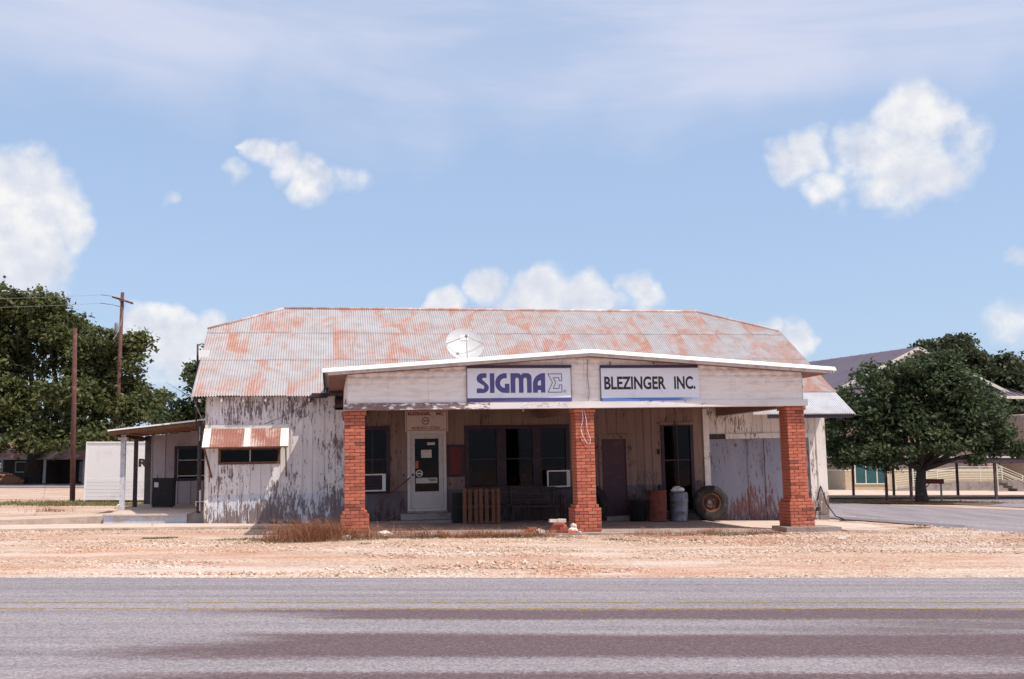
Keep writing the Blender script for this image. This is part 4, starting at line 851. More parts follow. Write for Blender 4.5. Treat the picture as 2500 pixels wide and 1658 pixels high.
SG = thing_b('shop_sign', 'white sign with navy block lettering left of the canopy peak', 'sign', (6.79, YS, 3.065))
W1, H1 = 2.62, 0.905; KX, KZ = W1 / 1033, H1 / 360
def gp(p, y): return ((p[0] - 35) * KX, y, H1 - (p[1] - 48) * KZ)
MB().box(0, W1, -0.02, 0.02, 0.09, H1 - 0.075).build('panel', MAT['sign_white'], SG)
MB().box(-0.012, W1 + 0.012, -0.028, 0.024, 0.0, 0.088).build('lower_band', MAT['sign_navy'], SG)
MB().box(-0.012, W1 + 0.012, -0.045, 0.024, H1 - 0.073, H1).build('top_band', MAT['sign_edge'], SG)
for u in (-0.011, W1 - 0.001): MB().box(u, u + 0.012, -0.025, 0.022, 0.089, H1 - 0.074).build('edge_strip', MAT['sign_edge'], SG)
for u in (1.2, 2.4): MB().box(u, u + 0.015, -0.01, 0.0, H1, H1 + 0.12).build('hanger', MAT['grey_trim'], SG)
def solid(name, pts, m, parent, y=-0.026, key=gp):
    mb = MB(); f = [key(p, y) for p in pts]; g = [key(p, y + 0.005) for p in pts]; n = len(pts)
    area = sum(f[i][0] * f[(i + 1) % n][2] - f[(i + 1) % n][0] * f[i][2] for i in range(n))
    if area < 0: f.reverse(); g.reverse()
    mb.add(f + g, [tuple(range(n))] + [(i, n + i, n + (i + 1) % n, (i + 1) % n) for i in range(n)]); return mb.build(name, m, parent)
for k, pts in LET.items(): solid('letter', pts, MAT['sign_navy'], SG)
# A: left leg curving into the upright, with a cross bar
solid('letter', [(685, 322), (685, 238)] + arc(800, 238, 115, 110, 180, 92, 14) + [(808, 128), (808, 322), (765, 322), (765, 296), (733, 296), (733, 322)], MAT['sign_navy'], SG)
solid('counter', [(733, 250), (733, 232)] + arc(766, 232, 33, 34, 180, 95, 8) + [(765, 250)], MAT['sign_white'], SG, -0.0315)
SIG = [(832, 133), (978, 133), (978, 208), (945, 208), (945, 178), (895, 178), (918, 222), (893, 278), (945, 278), (945, 243), (978, 243), (978, 322), (830, 322), (878, 222)]
def inset(P, d):
    n = len(P); A = sum(P[i][0] * P[(i + 1) % n][1] - P[(i + 1) % n][0] * P[i][1] for i in range(n)); s = 1 if A > 0 else -1; out = []
    for i in range(n):
        a, b, c = Vector(P[i - 1]), Vector(P[i]), Vector(P[(i + 1) % n]); e1 = (b - a).normalized(); e2 = (c - b).normalized()
        n1 = Vector((-e1.y, e1.x)) * s; n2 = Vector((-e2.y, e2.x)) * s; m = (n1 + n2); m = m / max(0.25, m.dot(n1)); out.append(tuple(b + m * d))
    return out
INN = inset(SIG, 6.5); n = len(SIG); mb = MB()
mb.add([gp(p, -0.026) for p in SIG] + [gp(p, -0.026) for p in INN], [(i, n + i, n + (i + 1) % n, (i + 1) % n) for i in range(n)]); mb.build('sigma_outline', MAT['sign_navy'], SG)
mb = MB(); q = gp((1004, 309), 0); ring(mb, q[0], q[2], 0.026, 0.034, -0.026, 16); mb.build('registered_mark', MAT['sign_navy'], SG)
fit_text('R', 0.024, 0.03, MAT['sign_navy'], 'registered_letter', SG, q[0], -0.026, q[2])
S2 = thing_b('shop_sign', 'white sign reading BLEZINGER INC. right of the canopy peak', 'sign', (10.19, YS, 3.055))
W2, H2 = 2.60, 0.91
MB().box(0, W2, -0.02, 0.02, 0.08, H2 - 0.075).build('panel', MAT['sign_white'], S2)
MB().box(0.02, W2 + 0.02, -0.024, 0.02, 0.0, 0.078).build('lower_band', MAT['blue_fade'], S2)
MB().box(-0.012, W2 - 0.02, -0.045, 0.024, H2 - 0.073, H2).build('top_band', MAT['sign_edge'], S2)
MB().box(-0.012, -0.001, -0.025, 0.022, 0.0, H2 - 0.074).build('edge_strip', MAT['sign_edge'], S2)
for u in (0.25, 1.4): MB().box(u, u + 0.02, -0.01, 0.0, H2, H2 + 0.10).build('hanger', MAT['brown_wood'], S2)
fit_text('BLEZINGER', 1.62, 0.335, MAT['sign_black'], 'lettering', S2, 0.895, -0.0225, 0.455, 0.010)
fit_text('INC.', 0.57, 0.335, MAT['sign_black'], 'lettering', S2, 2.215, -0.0225, 0.455, 0.010)
S3 = thing_b('name_board', 'cream board with maroon telephone number above the glazed door', 'sign', (5.66, -0.07, 2.52))
MB().box(0, 1.27, 0.0, 0.03, 0.0, 0.62).build('panel', MAT['sign_cream'], S3)
rect_frame(MB(), 0.03, 1.24, 0.03, 0.59, 0.014, -0.006, -0.001).build('border', MAT['sign_red'], S3)
fit_text('BLEZINGER,', 0.68, 0.105, MAT['sign_red'], 'lettering', S3, 0.42, -0.004, 0.515, 0.005)
fit_text('INC.', 0.23, 0.10, MAT['sign_red'], 'lettering', S3, 1.03, -0.004, 0.52, 0.005)
fit_text('409/357-2100', 0.84, 0.085, MAT['sign_red'], 'lettering', S3, 0.60, -0.004, 0.105, 0.001)
ring(MB(), 0.60, 0.315, 0.088, 0.112, -0.004).box(0.535, 0.60, -0.005, -0.002, 0.30, 0.335).box(0.61, 0.665, -0.005, -0.002, 0.30, 0.335).build('round_emblem', MAT['sign_red'], S3)
fit_text('TODAY', 0.24, 0.075, MAT['sign_black'], 'sticker_lettering', lf, 6.46, -0.0055, 1.10, 0.004)

# ------------------------------------------------------------------ things on the building
def air_con(label, u, z, w=0.70, h=0.50):
    a = thing_b('air_conditioner', label, 'air conditioner', (u, -0.02, z), 'window air conditioners')
    MB().box(0.03, w - 0.03, -0.26, 0.25, 0.02, h - 0.02).build('housing', MAT['black'], a)
    rect_frame(MB(), 0, w, 0, h, 0.038, -0.30, -0.262).build('face_frame', MAT['plastic_white'], a)
    MB().box(w - 0.10, w - 0.039, -0.288, -0.263, 0.039, h - 0.039).build('control_panel', MAT['plastic_white'], a)
    for k in range(9): MB().box(0.045, w - 0.105, -0.282, -0.268, 0.06 + k * 0.043, 0.06 + k * 0.043 + 0.02).build('grille_bar', MAT['plum_frame'], a)
    return a
air_con('white-framed window air conditioner half hidden behind the left pillar', 4.37, 0.81)
air_con('white-framed window air conditioner low in the wide shop window', 9.86, 0.80)
# satellite dish on the canopy roof
DS = thing_b('satellite_dish', 'large off-white satellite dish on the canopy roof', 'satellite dish', (7.02, -3.2, 4.33), rot=Matrix.Rotation(rad(4), 4, 'Z'))
tilt = Matrix.Translation((0, 0, 0.36)) @ Matrix.Rotation(rad(63), 4, 'X')      # bowl axis up and to the front
R_ = 0.50; dp = [(R_ * k / 10, 0.11 * (k / 10) ** 2) for k in range(11)]
mb = MB(); mb.lathe([(0.001, -0.012)] + [(r, z - 0.012) for r, z in dp[1:]] + [(R_ + 0.012, 0.105), (R_ + 0.008, 0.118)] + [(r, z) for r, z in reversed(dp)], 40, tilt); mb.build('bowl', MAT['dish'], DS)
fc = tilt @ Vector((0.0, 0.06, 0.42))
for e in ((-R_, 0.0, 0.12), (R_, 0.02, 0.12), (0.02, -R_, 0.12)): MB().tube([tilt @ Vector(e), fc], 0.009, 6).build('feed_strut', MAT['grey_metal'], DS)
mb = MB(); mb.lathe([(0.0, -0.05), (0.035, -0.05), (0.045, 0.0), (0.03, 0.05), (0.0, 0.05)], 12, Matrix.Translation(fc) @ Matrix.Rotation(rad(63), 4, 'X')); mb.build('feed_horn', MAT['grey_metal'], DS)
pl = lambda x, y, o: tilt @ Vector((x, y, 0.11 * (x * x + y * y) / (R_ * R_) + o))
mb = MB(); mb.add([pl(-0.10, 0.20, .006), pl(0.13, 0.20, .006), pl(0.16, 0.34, .006), pl(-0.07, 0.34, .006)], [(0, 1, 2, 3)]); mb.build('maker_label', MAT['white_trim'], DS)
mb = MB(); vs = [pl(0.035 + r * math.cos(2 * math.pi * k / 18), 0.27 + r * math.sin(2 * math.pi * k / 18), .009) for k in range(18) for r in (0.042, 0.05)]
mb.add(vs, [(2 * k, 2 * k + 1, (2 * k + 3) % 36, (2 * k + 2) % 36) for k in range(18)]); mb.build('label_ring', MAT['grey_metal'], DS)
MB().tube([(0, 0.10, -0.20), (0, 0.10, 0.34)], 0.04, 10).box(-0.15, 0.15, -0.02, 0.25, -0.18, -0.15).build('mast', MAT['grey_metal'], DS)
# flat antenna box on the roof corner
AN = thing_b('antenna_box', 'small white box on a dark mast at the left end of the roof', 'antenna', (-0.52, 1.9, 3.3))
MB().tube([(0, 0, -0.6), (0, 0, 2.05)], 0.028, 8).build('mast', MAT['dark_wood'], AN)
MB().hexa([(0.06, -0.18, 1.55), (0.34, -0.20, 1.53), (0.34, -0.06, 1.53), (0.06, -0.06, 1.55), (0.05, -0.16, 1.84), (0.36, -0.18, 1.85), (0.36, -0.06, 1.85), (0.05, -0.06, 1.84)]).build('box', MAT['plastic_white'], AN)
MB().tube([(0, 0, 1.7), (0.1, -0.08, 1.7)], 0.015, 6).build('bracket', MAT['grey_metal'], AN)
# hanging black hose on the right corner
HZ = thing_g('hose', 'black hose trailing from the right corner to the gravel', 'hose', (18.75, -0.05, 0.0))
MB().tube([(-0.15, -0.02, 0.55), (-0.02, -0.03, 1.0), (0.0, -0.04, 0.95), (0.12, -0.1, 0.45), (0.3, -0.3, 0.08), (0.5, -0.55, -0.04), (0.75, -0.9, -0.06), (0.55, -1.1, -0.06), (0.1, -0.9, -0.05), (0.35, -0.6, -0.04), (0.9, -0.75, -0.05), (1.3, -1.1, -0.06)], 0.018, 8).build('hose_run', MAT['black'], HZ)
MB().box(-0.18, -0.10, -0.05, -0.01, 0.22, 0.34).build('hose_tap', MAT['black'], HZ)

# ------------------------------------------------------------------ things under the canopy (level frame u, v, height)
FL = 0.036
def floor_z(u): return FL if u < 12 else FL - (u - 12) * 0.013
# pallet leaning upright
PA = thing_g('pallet', 'brown wooden pallet standing upright under the shop window', 'pallet', (7.12, -1.75, FL), rot=Matrix.Rotation(rad(-7), 4, 'X'))
for k, x in enumerate((0.0, 0.15, 0.33, 0.47, 0.63, 0.82, 0.97)):
    w = 0.095 + random.uniform(-0.01, 0.015); MB().box(x, x + w, 0.0, 0.018, random.uniform(0, 0.01), 0.98 + random.uniform(-0.012, 0.012), 0.004).build('slat', MAT['pallet'], PA)
for z in (0.02, 0.45, 0.90): MB().box(0.0, 1.07, 0.0205, 0.11, z, z + 0.04, 0.002).build('stringer', MAT['pallet'], PA)
for x in (0.02, 0.45, 0.88): MB().box(x, x + 0.1, 0.112, 0.13, 0, 0.98, 0.003).build('slat', MAT['pallet'], PA)
# dark slatted bench behind it
BN = thing_g('bench', 'dark slatted bench against the shop front behind the pallet', 'bench', (7.3, -1.05, FL))
for k in range(6): MB().box(0.0, 2.75, 0.46, 0.49, 0.50 + k * 0.085, 0.565 + k * 0.085, 0.003).build('back_slat', MAT['dark_wood'], BN)
for k in range(4): MB().box(0.0, 2.75, 0.0 + k * 0.11, 0.095 + k * 0.11, 0.42, 0.45, 0.003).build('seat_slat', MAT['dark_wood'], BN)
for x in (0.05, 1.35, 2.62):
    MB().box(x, x + 0.06, 0.40, 0.455, 0.0, 1.0).build('leg', MAT['dark_wood'], BN); MB().box(x, x + 0.06, 0.02, 0.08, 0.0, 0.415).build('leg', MAT['dark_wood'], BN)
CR = thing_g('crate', 'black slatted crate between the door step and the pallet', 'crate', (6.88, -1.25, FL))
for k in range(6):
    MB().box(0, 0.40, 0, 0.02, 0.02 + k * 0.14, 0.145 + k * 0.14, 0.002).build('slat', MAT['black'], CR); MB().box(0.38, 0.40, 0.021, 0.42, 0.02 + k * 0.14, 0.145 + k * 0.14, 0.002).build('slat', MAT['black'], CR)
MB().box(0.021, 0.379, 0.022, 0.42, 0.0, 0.83).build('liner', MAT['black'], CR)
# drums
def drum_profile(r, h, ribs=(0.33, 0.66), lip=0.012):
    p = [(0.0, 0.0), (r, 0.0), (r + lip, 0.012), (r, 0.028)]
    for q in ribs: p += [(r, h * q - 0.03), (r + 0.016, h * q), (r, h * q + 0.03)]
    return p + [(r, h - 0.03), (r + lip, h - 0.012), (r, h), (r - 0.02, h), (r - 0.022, h - 0.06)]
D1 = thing_g('oil_drum', 'rust-red oil drum against the shop front', 'drum', (13.02, -0.98, floor_z(13)))
mb = MB(); mb.lathe(drum_profile(0.285, 0.90), 36); mb.build('barrel', MAT['rust_drum'], D1)
mb = MB(); mb.lathe([(0.0, 0.845), (0.262, 0.845)], 24); mb.build('lid', MAT['rust_drum'], D1)
D2 = thing_g('trash_can', 'grey metal trash can with a white bag poking out', 'trash can', (13.72, -0.92, floor_z(13.7)))
mb = MB(); mb.lathe([(0.0, 0.0), (0.25, 0.0), (0.262, 0.012), (0.25, 0.03), (0.262, 0.26), (0.275, 0.285), (0.265, 0.31), (0.27, 0.57), (0.285, 0.595), (0.272, 0.62), (0.275, 0.80), (0.25, 0.845), (0.20, 0.855), (0.19, 0.80)], 36); mb.build('can', MAT['zinc'], D2)
mb = MB()
g = bmesh.new(); bmesh.ops.create_icosphere(g, subdivisions=3, radius=0.15)
for v in g.verts: v.co *= 0.8 + 0.5 * float(vnoise(v.co.x * 14 + 5, v.co.y * 14 + v.co.z * 17, 2)); v.co.z = v.co.z * 0.75 + 0.90; v.co.x = v.co.x * 1.25 - 0.03
me = bpy.data.meshes.new('bag'); g.to_mesh(me); g.free(); me.materials.append(MAT['bag']); link('bag', me, D2)
D3 = thing_g('plastic_tub', 'black plastic tub left of the rusty drum', 'tub', (12.42, -0.95, floor_z(12.4)))
mb = MB(); mb.lathe([(0.0, 0.0), (0.22, 0.0), (0.27, 0.56), (0.295, 0.57), (0.295, 0.60), (0.265, 0.605), (0.21, 0.05), (0.0, 0.04)], 32); mb.build('tub', MAT['black'], D3)
# tyres
def tyre(label, u, v, R, rz_, lean, rim=True):
    zf = floor_z(u)
    T = thing_g('truck_tyre', label, 'tyre', (u, v, zf), rz=rz_, rot=Matrix.Rotation(lean, 4, 'X'))
    m = Matrix.Translation((0, 0, R)) @ Matrix.Rotation(rad(90), 4, 'X')
    w = R * 0.26; r0 = R * 0.54
    prof = [(r0, -w * .7), (r0 + R * .04, -w * .9), (R * 0.70, -w * 1.05), (R * .86, -w * 1.0), (R * .955, -w * .86), (R * .985, -w * .6), (R, 0), (R * .985, w * .6), (R * .955, w * .86), (R * .86, w), (R * .70, w * 1.05), (r0 + R * .04, w * .9), (r0, w * .7), (r0 - 0.01, 0), (r0, -w * .7)]
    mb = MB(); mb.lathe(prof, 48, m); mb.build('tyre', MAT['rubber'], T)
    mb = MB()
    for k in range(40):
        a = 2 * math.pi * k / 40
        for s in (-1, 1):
            q = Matrix.Translation((0, 0, R)) @ Matrix.Rotation(a, 4, 'Y') @ Matrix.Translation((0, s * w * .45, R * .985)); 
            mb.add([q @ Vector(c) for c in [(x, y, z) for z in (-.01, .016) for y in (-w * .36, w * .36) for x in (-.022, .022)]], [(0, 2, 3, 1), (4, 5, 7, 6), (0, 1, 5, 4), (2, 6, 7, 3), (0, 4, 6, 2), (1, 3, 7, 5)])
    mb.build('tread', MAT['rubber'], T)
    if rim:
        mb = MB(); mb.lathe([(r0 + .012, w * .92), (r0 - .01, w * .95), (r0 - .03, w * .8), (r0 - .045, w * .2), (r0 * .62, -w * .05), (r0 * .56, w * .28), (r0 * .36, w * .34), (r0 * .33, -w * .3)], 36, m); rm = mb.build('rim', MAT['rim_rust'], T)
        for k in range(8):
            a = 2 * math.pi * k / 8; q = m @ Vector((r0 * .46 * math.cos(a), r0 * .46 * math.sin(a), w * .31)); MB().box(q.x - .018, q.x + .018, q.y - .03, q.y, q.z - .018, q.z + .018).build('wheel_nut', MAT['rim_rust'], rm)
    return T
tyre('big truck tyre on a rusty wheel leaning beside the garage door', 14.78, -0.80, 0.52, rad(-8), rad(-10))
tyre('truck tyre leaning in shadow behind the middle pillar', 11.08, -0.85, 0.52, rad(12), rad(-12), rim=False)
# loose bricks and rocks by the middle pillar
bk = MB().box(0, 0.20, 0, 0.095, 0, 0.06).mesh('loose_brick', MAT['brick'])
sp_ = [(8.75, -5.6, 0, 4), (9.0, -5.62, 0, 0), (8.78, -5.58, 1, 8), (8.99, -5.6, 1, -6), (8.80, -5.6, 2, 2), (8.98, -5.58, 2, 12), (8.82, -5.62, 3, -4), (8.95, -5.5, 3, 6), (8.30, -5.5, 0, 5), (8.12, -5.48, 0, -8), (8.24, -5.52, 1, 3), (9.12, -5.9, 0, 0), (8.9, -5.86, 0, 0)]
for (u, v, k, a) in sp_:
    o = link('loose_brick', bk, None, MG @ Matrix.Translation((u, v, FL + k * 0.062)) @ Matrix.Rotation(rad(a), 4, 'Z')); tag(o, 'loose red brick in the small heap left of the middle pillar', 'brick', 'loose bricks by the middle pillar')
def rock(label, u, v, z, sx, sy, sz, seed, cat='rock', m='rock', frame=MG):
    g = bmesh.new(); bmesh.ops.create_icosphere(g, subdivisions=3, radius=1.0)
    for p in g.verts:
        n_ = float(vnoise(p.co.x * 1.7 + seed, p.co.y * 1.7 + p.co.z * 2.1, seed)) * 0.6 + float(vnoise(p.co.x * 4 + seed, p.co.z * 4 + p.co.y * 3, seed + 9)) * 0.3
        p.co *= 0.62 + n_ * 0.75; p.co.x *= sx; p.co.y *= sy; p.co.z *= sz
    me = bpy.data.meshes.new('rock'); g.to_mesh(me); g.free(); me.materials.append(MAT[m])
    o = link('rock', me, None, frame @ Matrix.Translation((u, v, z + sz * 0.55))); return tag(o, label, cat)
rock('white rock at the slab edge in front of the brick heap', 8.38, -6.0, 0.02, 0.15, 0.10, 0.085, 3)
rock('pale rock lying against the foot of the middle pillar', 9.28, -5.75, 0.03, 0.13, 0.11, 0.09, 5)
rock('small pale rock perched on top of the one by the middle pillar', 9.31, -5.72, 0.14, 0.075, 0.07, 0.08, 8)
rock('pale pebble just left of the middle pillar foot', 9.44, -5.85, 0.02, 0.05, 0.05, 0.04, 12)
rock('half-buried rock in the weeds right of the left pillar', 4.75, -5.95, -0.03, 0.22, 0.13, 0.12, 15)
rock('flat whitish rock at the foot of the left pillar', 3.85, -6.3, -0.03, 0.14, 0.1, 0.08, 18)
rock('dark rock lying on the gravel near the road', 14.9, -8.4, -0.02, 0.12, 0.08, 0.06, 21)
for k, (u, v, a) in enumerate(((8.74, -5.64, 5), (8.95, -5.62, -8))):
    o = link('block', MB().box(0, 0.19, 0, 0.11, 0, 0.075, 0.006).mesh('block', MAT['rock']), None, MG @ Matrix.Translation((u, v, FL + 4 * 0.062 - (0.0 if k == 0 else 0.0))) @ Matrix.Rotation(rad(a), 4, 'Z'))
    tag(o, ('pale broken block on the left of the brick heap top', 'pale broken block on the right of the brick heap top')[k], 'block')
# cabinet on the porch
CB = thing_g('cabinet', 'black metal cabinet with a white tag on the side porch', 'cabinet', (-2.30, 5.1, 0.266))
MB().box(0, 0.66, 0.02, 0.6, 0.03, 0.96).build('body', MAT['black'], CB); MB().box(0.015, 0.645, 0.0, 0.0185, 0.05, 0.95).build('door', MAT['black'], CB)
MB().box(0.06, 0.19, -0.004, -0.001, 0.66, 0.82).build('tag', MAT['paper'], CB); MB().tube([(0.12, 0.2, 0.96), (0.12, 0.2, 1.08)], 0.01, 6).build('pipe', MAT['black'], CB)
for x in (0.03, 0.58): MB().box(x, x + 0.05, 0.05, 0.12, 0.0, 0.029).build('foot', MAT['black'], CB)

# ------------------------------------------------------------------ left background
TR = empty('box_trailer', Matrix.Translation((-19.05, 44.85, 0)) @ Matrix.Rotation(rad(-1.0), 4, 'Z'), 'white box trailer with bold black letters beyond the side porch', 'trailer')
MB().box(0, 4.6, 0, 2.3, 1.02, 2.62).build('upper_panel', MAT['trailer'], TR)
for k in range(6): MB().box(0.0, 4.6, -0.008, 0.02, 0.10 + k * 0.155, 0.10 + k * 0.155 + 0.147, 0.001).build('ribbed_panel', MAT['trailer'], TR)
MB().box(0, 4.6, 0.021, 2.3, 0.08, 1.018).build('body', MAT['trailer'], TR)
MB().box(-0.02, 4.62, -0.03, 2.32, 2.62, 2.68).build('roof_rail', MAT['white_trim'], TR)
MB().box(-0.022, 0.03, -0.025, -0.009, 0.05, 2.619).build('corner_post', MAT['white_trim'], TR)
MB().box(0.1, 4.5, 0.1, 2.2, -0.02, 0.078).build('frame', MAT['black'], TR)
fit_text('RI', 0.50, 0.36, MAT['sign_black'], 'lettering', TR, 2.62, -0.003, 1.74, 0.02)
def pole(name, label, x, y, h, r0, r1, lean=0.0, extra=False):
    E_ = empty(name, Matrix.Translation((x, y, 0)), label, 'pole')
    MB().tube([(0, 0, -0.2), (lean * .5, 0, h / 2), (lean, 0, h)], [r0, (r0 + r1) / 2, r1], 10).build('shaft', MAT['pole'], E_)
    if extra:
        MB().beam((-0.85, -0.2, h - 0.40), (0.85, -0.12, h - 0.95), 0.13, 0.15).build('crossarm', MAT['pole'], E_)
        MB().beam((0.0, -0.15, h - 1.1), (-0.42, -0.19, h - 0.4), 0.04, 0.04).build('arm_brace', MAT['pole'], E_)
        for q in (-0.75, -0.4, 0.45, 0.75):
            mb = MB(); mb.lathe([(0.0, 0), (0.035, 0), (0.045, 0.05), (0.03, 0.09), (0.045, 0.12), (0.0, 0.16)], 10, Matrix.Translation((q, -0.16, h - 0.60 - q * 0.32))); mb.build('insulator', MAT['plastic_white'], E_)
        for dz in (0.35, 1.05):
            MB().tube([(-0.05, -0.1, h - dz - .2), (-0.7, -0.5, h - dz - 0.05), (-1.5, -0.9, h - dz)], 0.03, 6).build('cable_dead_end', MAT['grey_metal'], E_)
            MB().tube(sagw((-1.5, -0.9, h - dz), (-34, -16, h - 1.2 - dz), 0.9, 16), 0.012, 5).build('power_line', MAT['grey_metal'], E_)
        MB().tube(sagw((0.1, 0, h - 1.0), (19.5, -50, 5.6), 0.5, 14), 0.012, 5).build('service_drop', MAT['grey_metal'], E_)
        mb = MB(); mb.lathe([(0.0, 0), (0.2, 0), (0.22, 0.05), (0.22, 0.75), (0.16, 0.85), (0.0, 0.85)], 16, Matrix.Translation((-0.35, -0.1, h - 3.4))); mb.build('transformer', MAT['grey_metal'], E_)
pole('utility_pole', 'brown utility pole with crossarm and insulators rising out of the big tree', -32.1, 81.2, 15.75, 0.19, 0.14, -0.1, True)
pole('bare_pole', 'plain reddish brown pole without crossarm left of the white trailer', -20.42, 46.83, 8.07, 0.125, 0.095, -0.32)
HS = empty('old_house', Matrix.Translation((-46.0, 90.5, 0)), 'dark low house with rusty roof under the big tree', 'house')
MB().box(0, 9.2, 0, 6, 0, 2.35).build('wall', MAT['house_wall'], HS)
rfm = MB(); rfm.add([(-0.5, -0.9, 2.15), (9.9, -0.9, 2.15), (9.9, 3, 4.6), (-0.5, 3, 4.6), (-0.5, 6.9, 2.15), (9.9, 6.9, 2.15)], [(0, 1, 2, 3), (3, 2, 5, 4), (0, 3, 4), (1, 5, 2)]); rfm.build('roof', MAT['awn_red'], HS)
MB().beam((-0.5, -0.92, 2.12), (9.9, -0.92, 2.12), 0.06, 0.14).build('eave_board', MAT['house_white'], HS)
for x in (0.3, 3.4, 9.0): MB().box(x, x + 0.2, -0.8, -0.6, 0, 2.1).build('porch_post', MAT['house_white'], HS)
MB().box(7.0, 7.9, -0.03, 0.0, 0.1, 1.9).build('door', MAT['house_white'], HS); rect_frame(MB(), 1.2, 2.4, 0.9, 1.9, 0.1, -0.04, 0.02).build('window', MAT['house_white'], HS)
for k in range(26): MB().box(-0.45 + k * 0.4, -0.42 + k * 0.4, -0.9, -0.85, 2.18, 2.24).build('roof_rib', MAT['roof_seam'], HS)
CP = empty('carport', Matrix.Translation((-37.0, 86.5, 0)), 'open shed with a rusty roof and white post beside the dark house', 'shed')
for x, m_ in ((0.0, 'house_white'), (1.0, 'cream_rail'), (-3.4, 'house_white'), (3.5, 'house_white')): MB().box(x, x + (0.75 if x == 0 else 0.2), 0, 0.15, 0, 2.05).build('post', MAT[m_], CP)
MB().add([(-4, -0.6, 2.05), (4.2, -0.6, 2.05), (4.2, 2.6, 3.5), (-4, 2.6, 3.5), (-4, 5.6, 2.05), (4.2, 5.6, 2.05)], [(0, 1, 2, 3), (3, 2, 5, 4), (1, 5, 2), (0, 3, 4)]).build('roof', MAT['awn_red'], CP)
MB().box(-3.9, 4.1, 5.0, 5.1, 0, 2.0).box(-3.9, -3.8, 0.4, 5.0, 0, 2.0).build('wall', MAT['house_wall'], CP)
for k, (x, y, sx, sz, lab) in enumerate(((-43.5, 84.9, 2.4, 0.75, 'orange clay heap at the foot of the big tree'), (-31.6, 85.2, 1.6, 0.62, 'rounded orange clay heap behind the bare pole'))):
    o = rock(lab, x, y, -0.1, sx, 0.9, sz, 31 + k, 'heap', 'dirt_pile', Matrix.Identity(4)); o.name = 'clay_heap'

# ------------------------------------------------------------------ trees
def leaf_cloud(name, lobes, n_clump, per, size, m, parent, seed, shell=0.55, spread=0.55, sub=9):
    r = np.random.default_rng(seed); L = np.array([(*c, *e) for c, e in lobes], float)
    if sub:                                                  # break each lobe into bunches of its own
        S = []
        for q in L:
            for k in range(sub):
                dd = r.normal(size=3); dd /= np.linalg.norm(dd); f = r.uniform(0.30, 0.52); S.append((*(q[:3] + dd * q[3:] * r.uniform(0.62, 1.05)), *(q[3:] * f)))
        L = np.concatenate([np.concatenate([L[:, :3], L[:, 3:] * 0.52], 1), np.array(S)])
    wgt = L[:, 3] * L[:, 4] + L[:, 4] * L[:, 5] + L[:, 3] * L[:, 5]; pick = r.choice(len(L), n_clump, p=wgt / wgt.sum())
    d = r.normal(size=(n_clump, 3)); d /= np.linalg.norm(d, axis=1)[:, None]; rr = (shell + (1.08 - shell) * r.random(n_clump)) ** 1.0
    C_ = L[pick, :3] + d * L[pick, 3:] * rr[:, None]
    csz = spread * (0.6 + 0.8 * r.random(n_clump))
    off = r.normal(size=(n_clump, per, 3)) * 0.5; off[..., 2] *= 0.6
    P = (C_[:, None, :] + off * csz[:, None, None]).reshape(-1, 3); n = len(P)
    nrm = r.normal(size=(n, 3)) + np.array([0, 0, 0.9]) + np.repeat(d, per, 0) * 0.5; nrm /= np.linalg.norm(nrm, axis=1)[:, None]
    t = np.cross(nrm, r.normal(size=(n, 3))); t /= np.linalg.norm(t, axis=1)[:, None]; b = np.cross(nrm, t)
    s = size * (0.6 + 0.8 * r.random(n))[:, None]
    V = np.stack([P - t * s, P + b * s * 0.55 - t * s * .1, P + t * s, P - b * s * 0.55 - t * s * .1], 1).reshape(-1, 3)
    F = np.arange(n * 4).reshape(-1, 4); return link(name, np_mesh(name, V, F, m), parent)
def trunk_mesh(base, fork, lobes, r0, seed, bow=0.3):
    rr = random.Random(seed); mb = MB(); base = Vector(base); fork = Vector(fork)
    mid = base.lerp(fork, 0.5) + Vector((rr.uniform(-.1, .1), rr.uniform(-.1, .1), 0)) * r0 * 3
    mb.tube([base + Vector((0, 0, -0.15)), base + Vector((0, 0, 0.18)), mid, fork], [r0 * 1.5, r0 * 1.08, r0 * 0.9, r0 * 0.78], 12)
    for c, e in lobes:
        c = Vector(c); a = fork + Vector((rr.uniform(-.2, .2), rr.uniform(-.2, .2), -0.1)) * r0
        p1 = a.lerp(c, 0.4) + Vector((rr.uniform(-1, 1), rr.uniform(-1, 1), rr.uniform(0.2, 1))) * bow; p2 = a.lerp(c, 0.8) + Vector((rr.uniform(-1, 1), rr.uniform(-1, 1), rr.uniform(-.3, .7))) * bow
        mb.tube([a, p1, p2, c], [r0 * 0.45, r0 * 0.30, r0 * 0.18, r0 * 0.06], 7)
        for k in range(4):
            q = p2.lerp(c, rr.random()); t = c + Vector((rr.uniform(-1, 1) * e[0], rr.uniform(-1, 1) * e[1], rr.uniform(-.6, 1) * e[2])) * 0.85
            mb.tube([q, q.lerp(t, 0.5) + Vector((0, 0, 0.2 * bow)), t], [r0 * 0.13, r0 * 0.08, r0 * 0.02], 5)
    return mb
def tree(name, label, base, fork, lobes, r0, n_clump, per, size, m, seed, spread, shell=0.55, group=None):
    T = empty(name, Matrix.Translation(Vector(base)), label, 'tree', group); bl = Vector(base)
    lob = [(tuple(Vector(c) - bl), e) for c, e in lobes]
    trunk_mesh((0, 0, 0), Vector(fork) - bl, lob, r0, seed, 0.25 + r0).build('trunk', MAT['bark'], T)
    leaf_cloud('crown', lob, n_clump, per, size, m, T, seed, shell, spread); return T
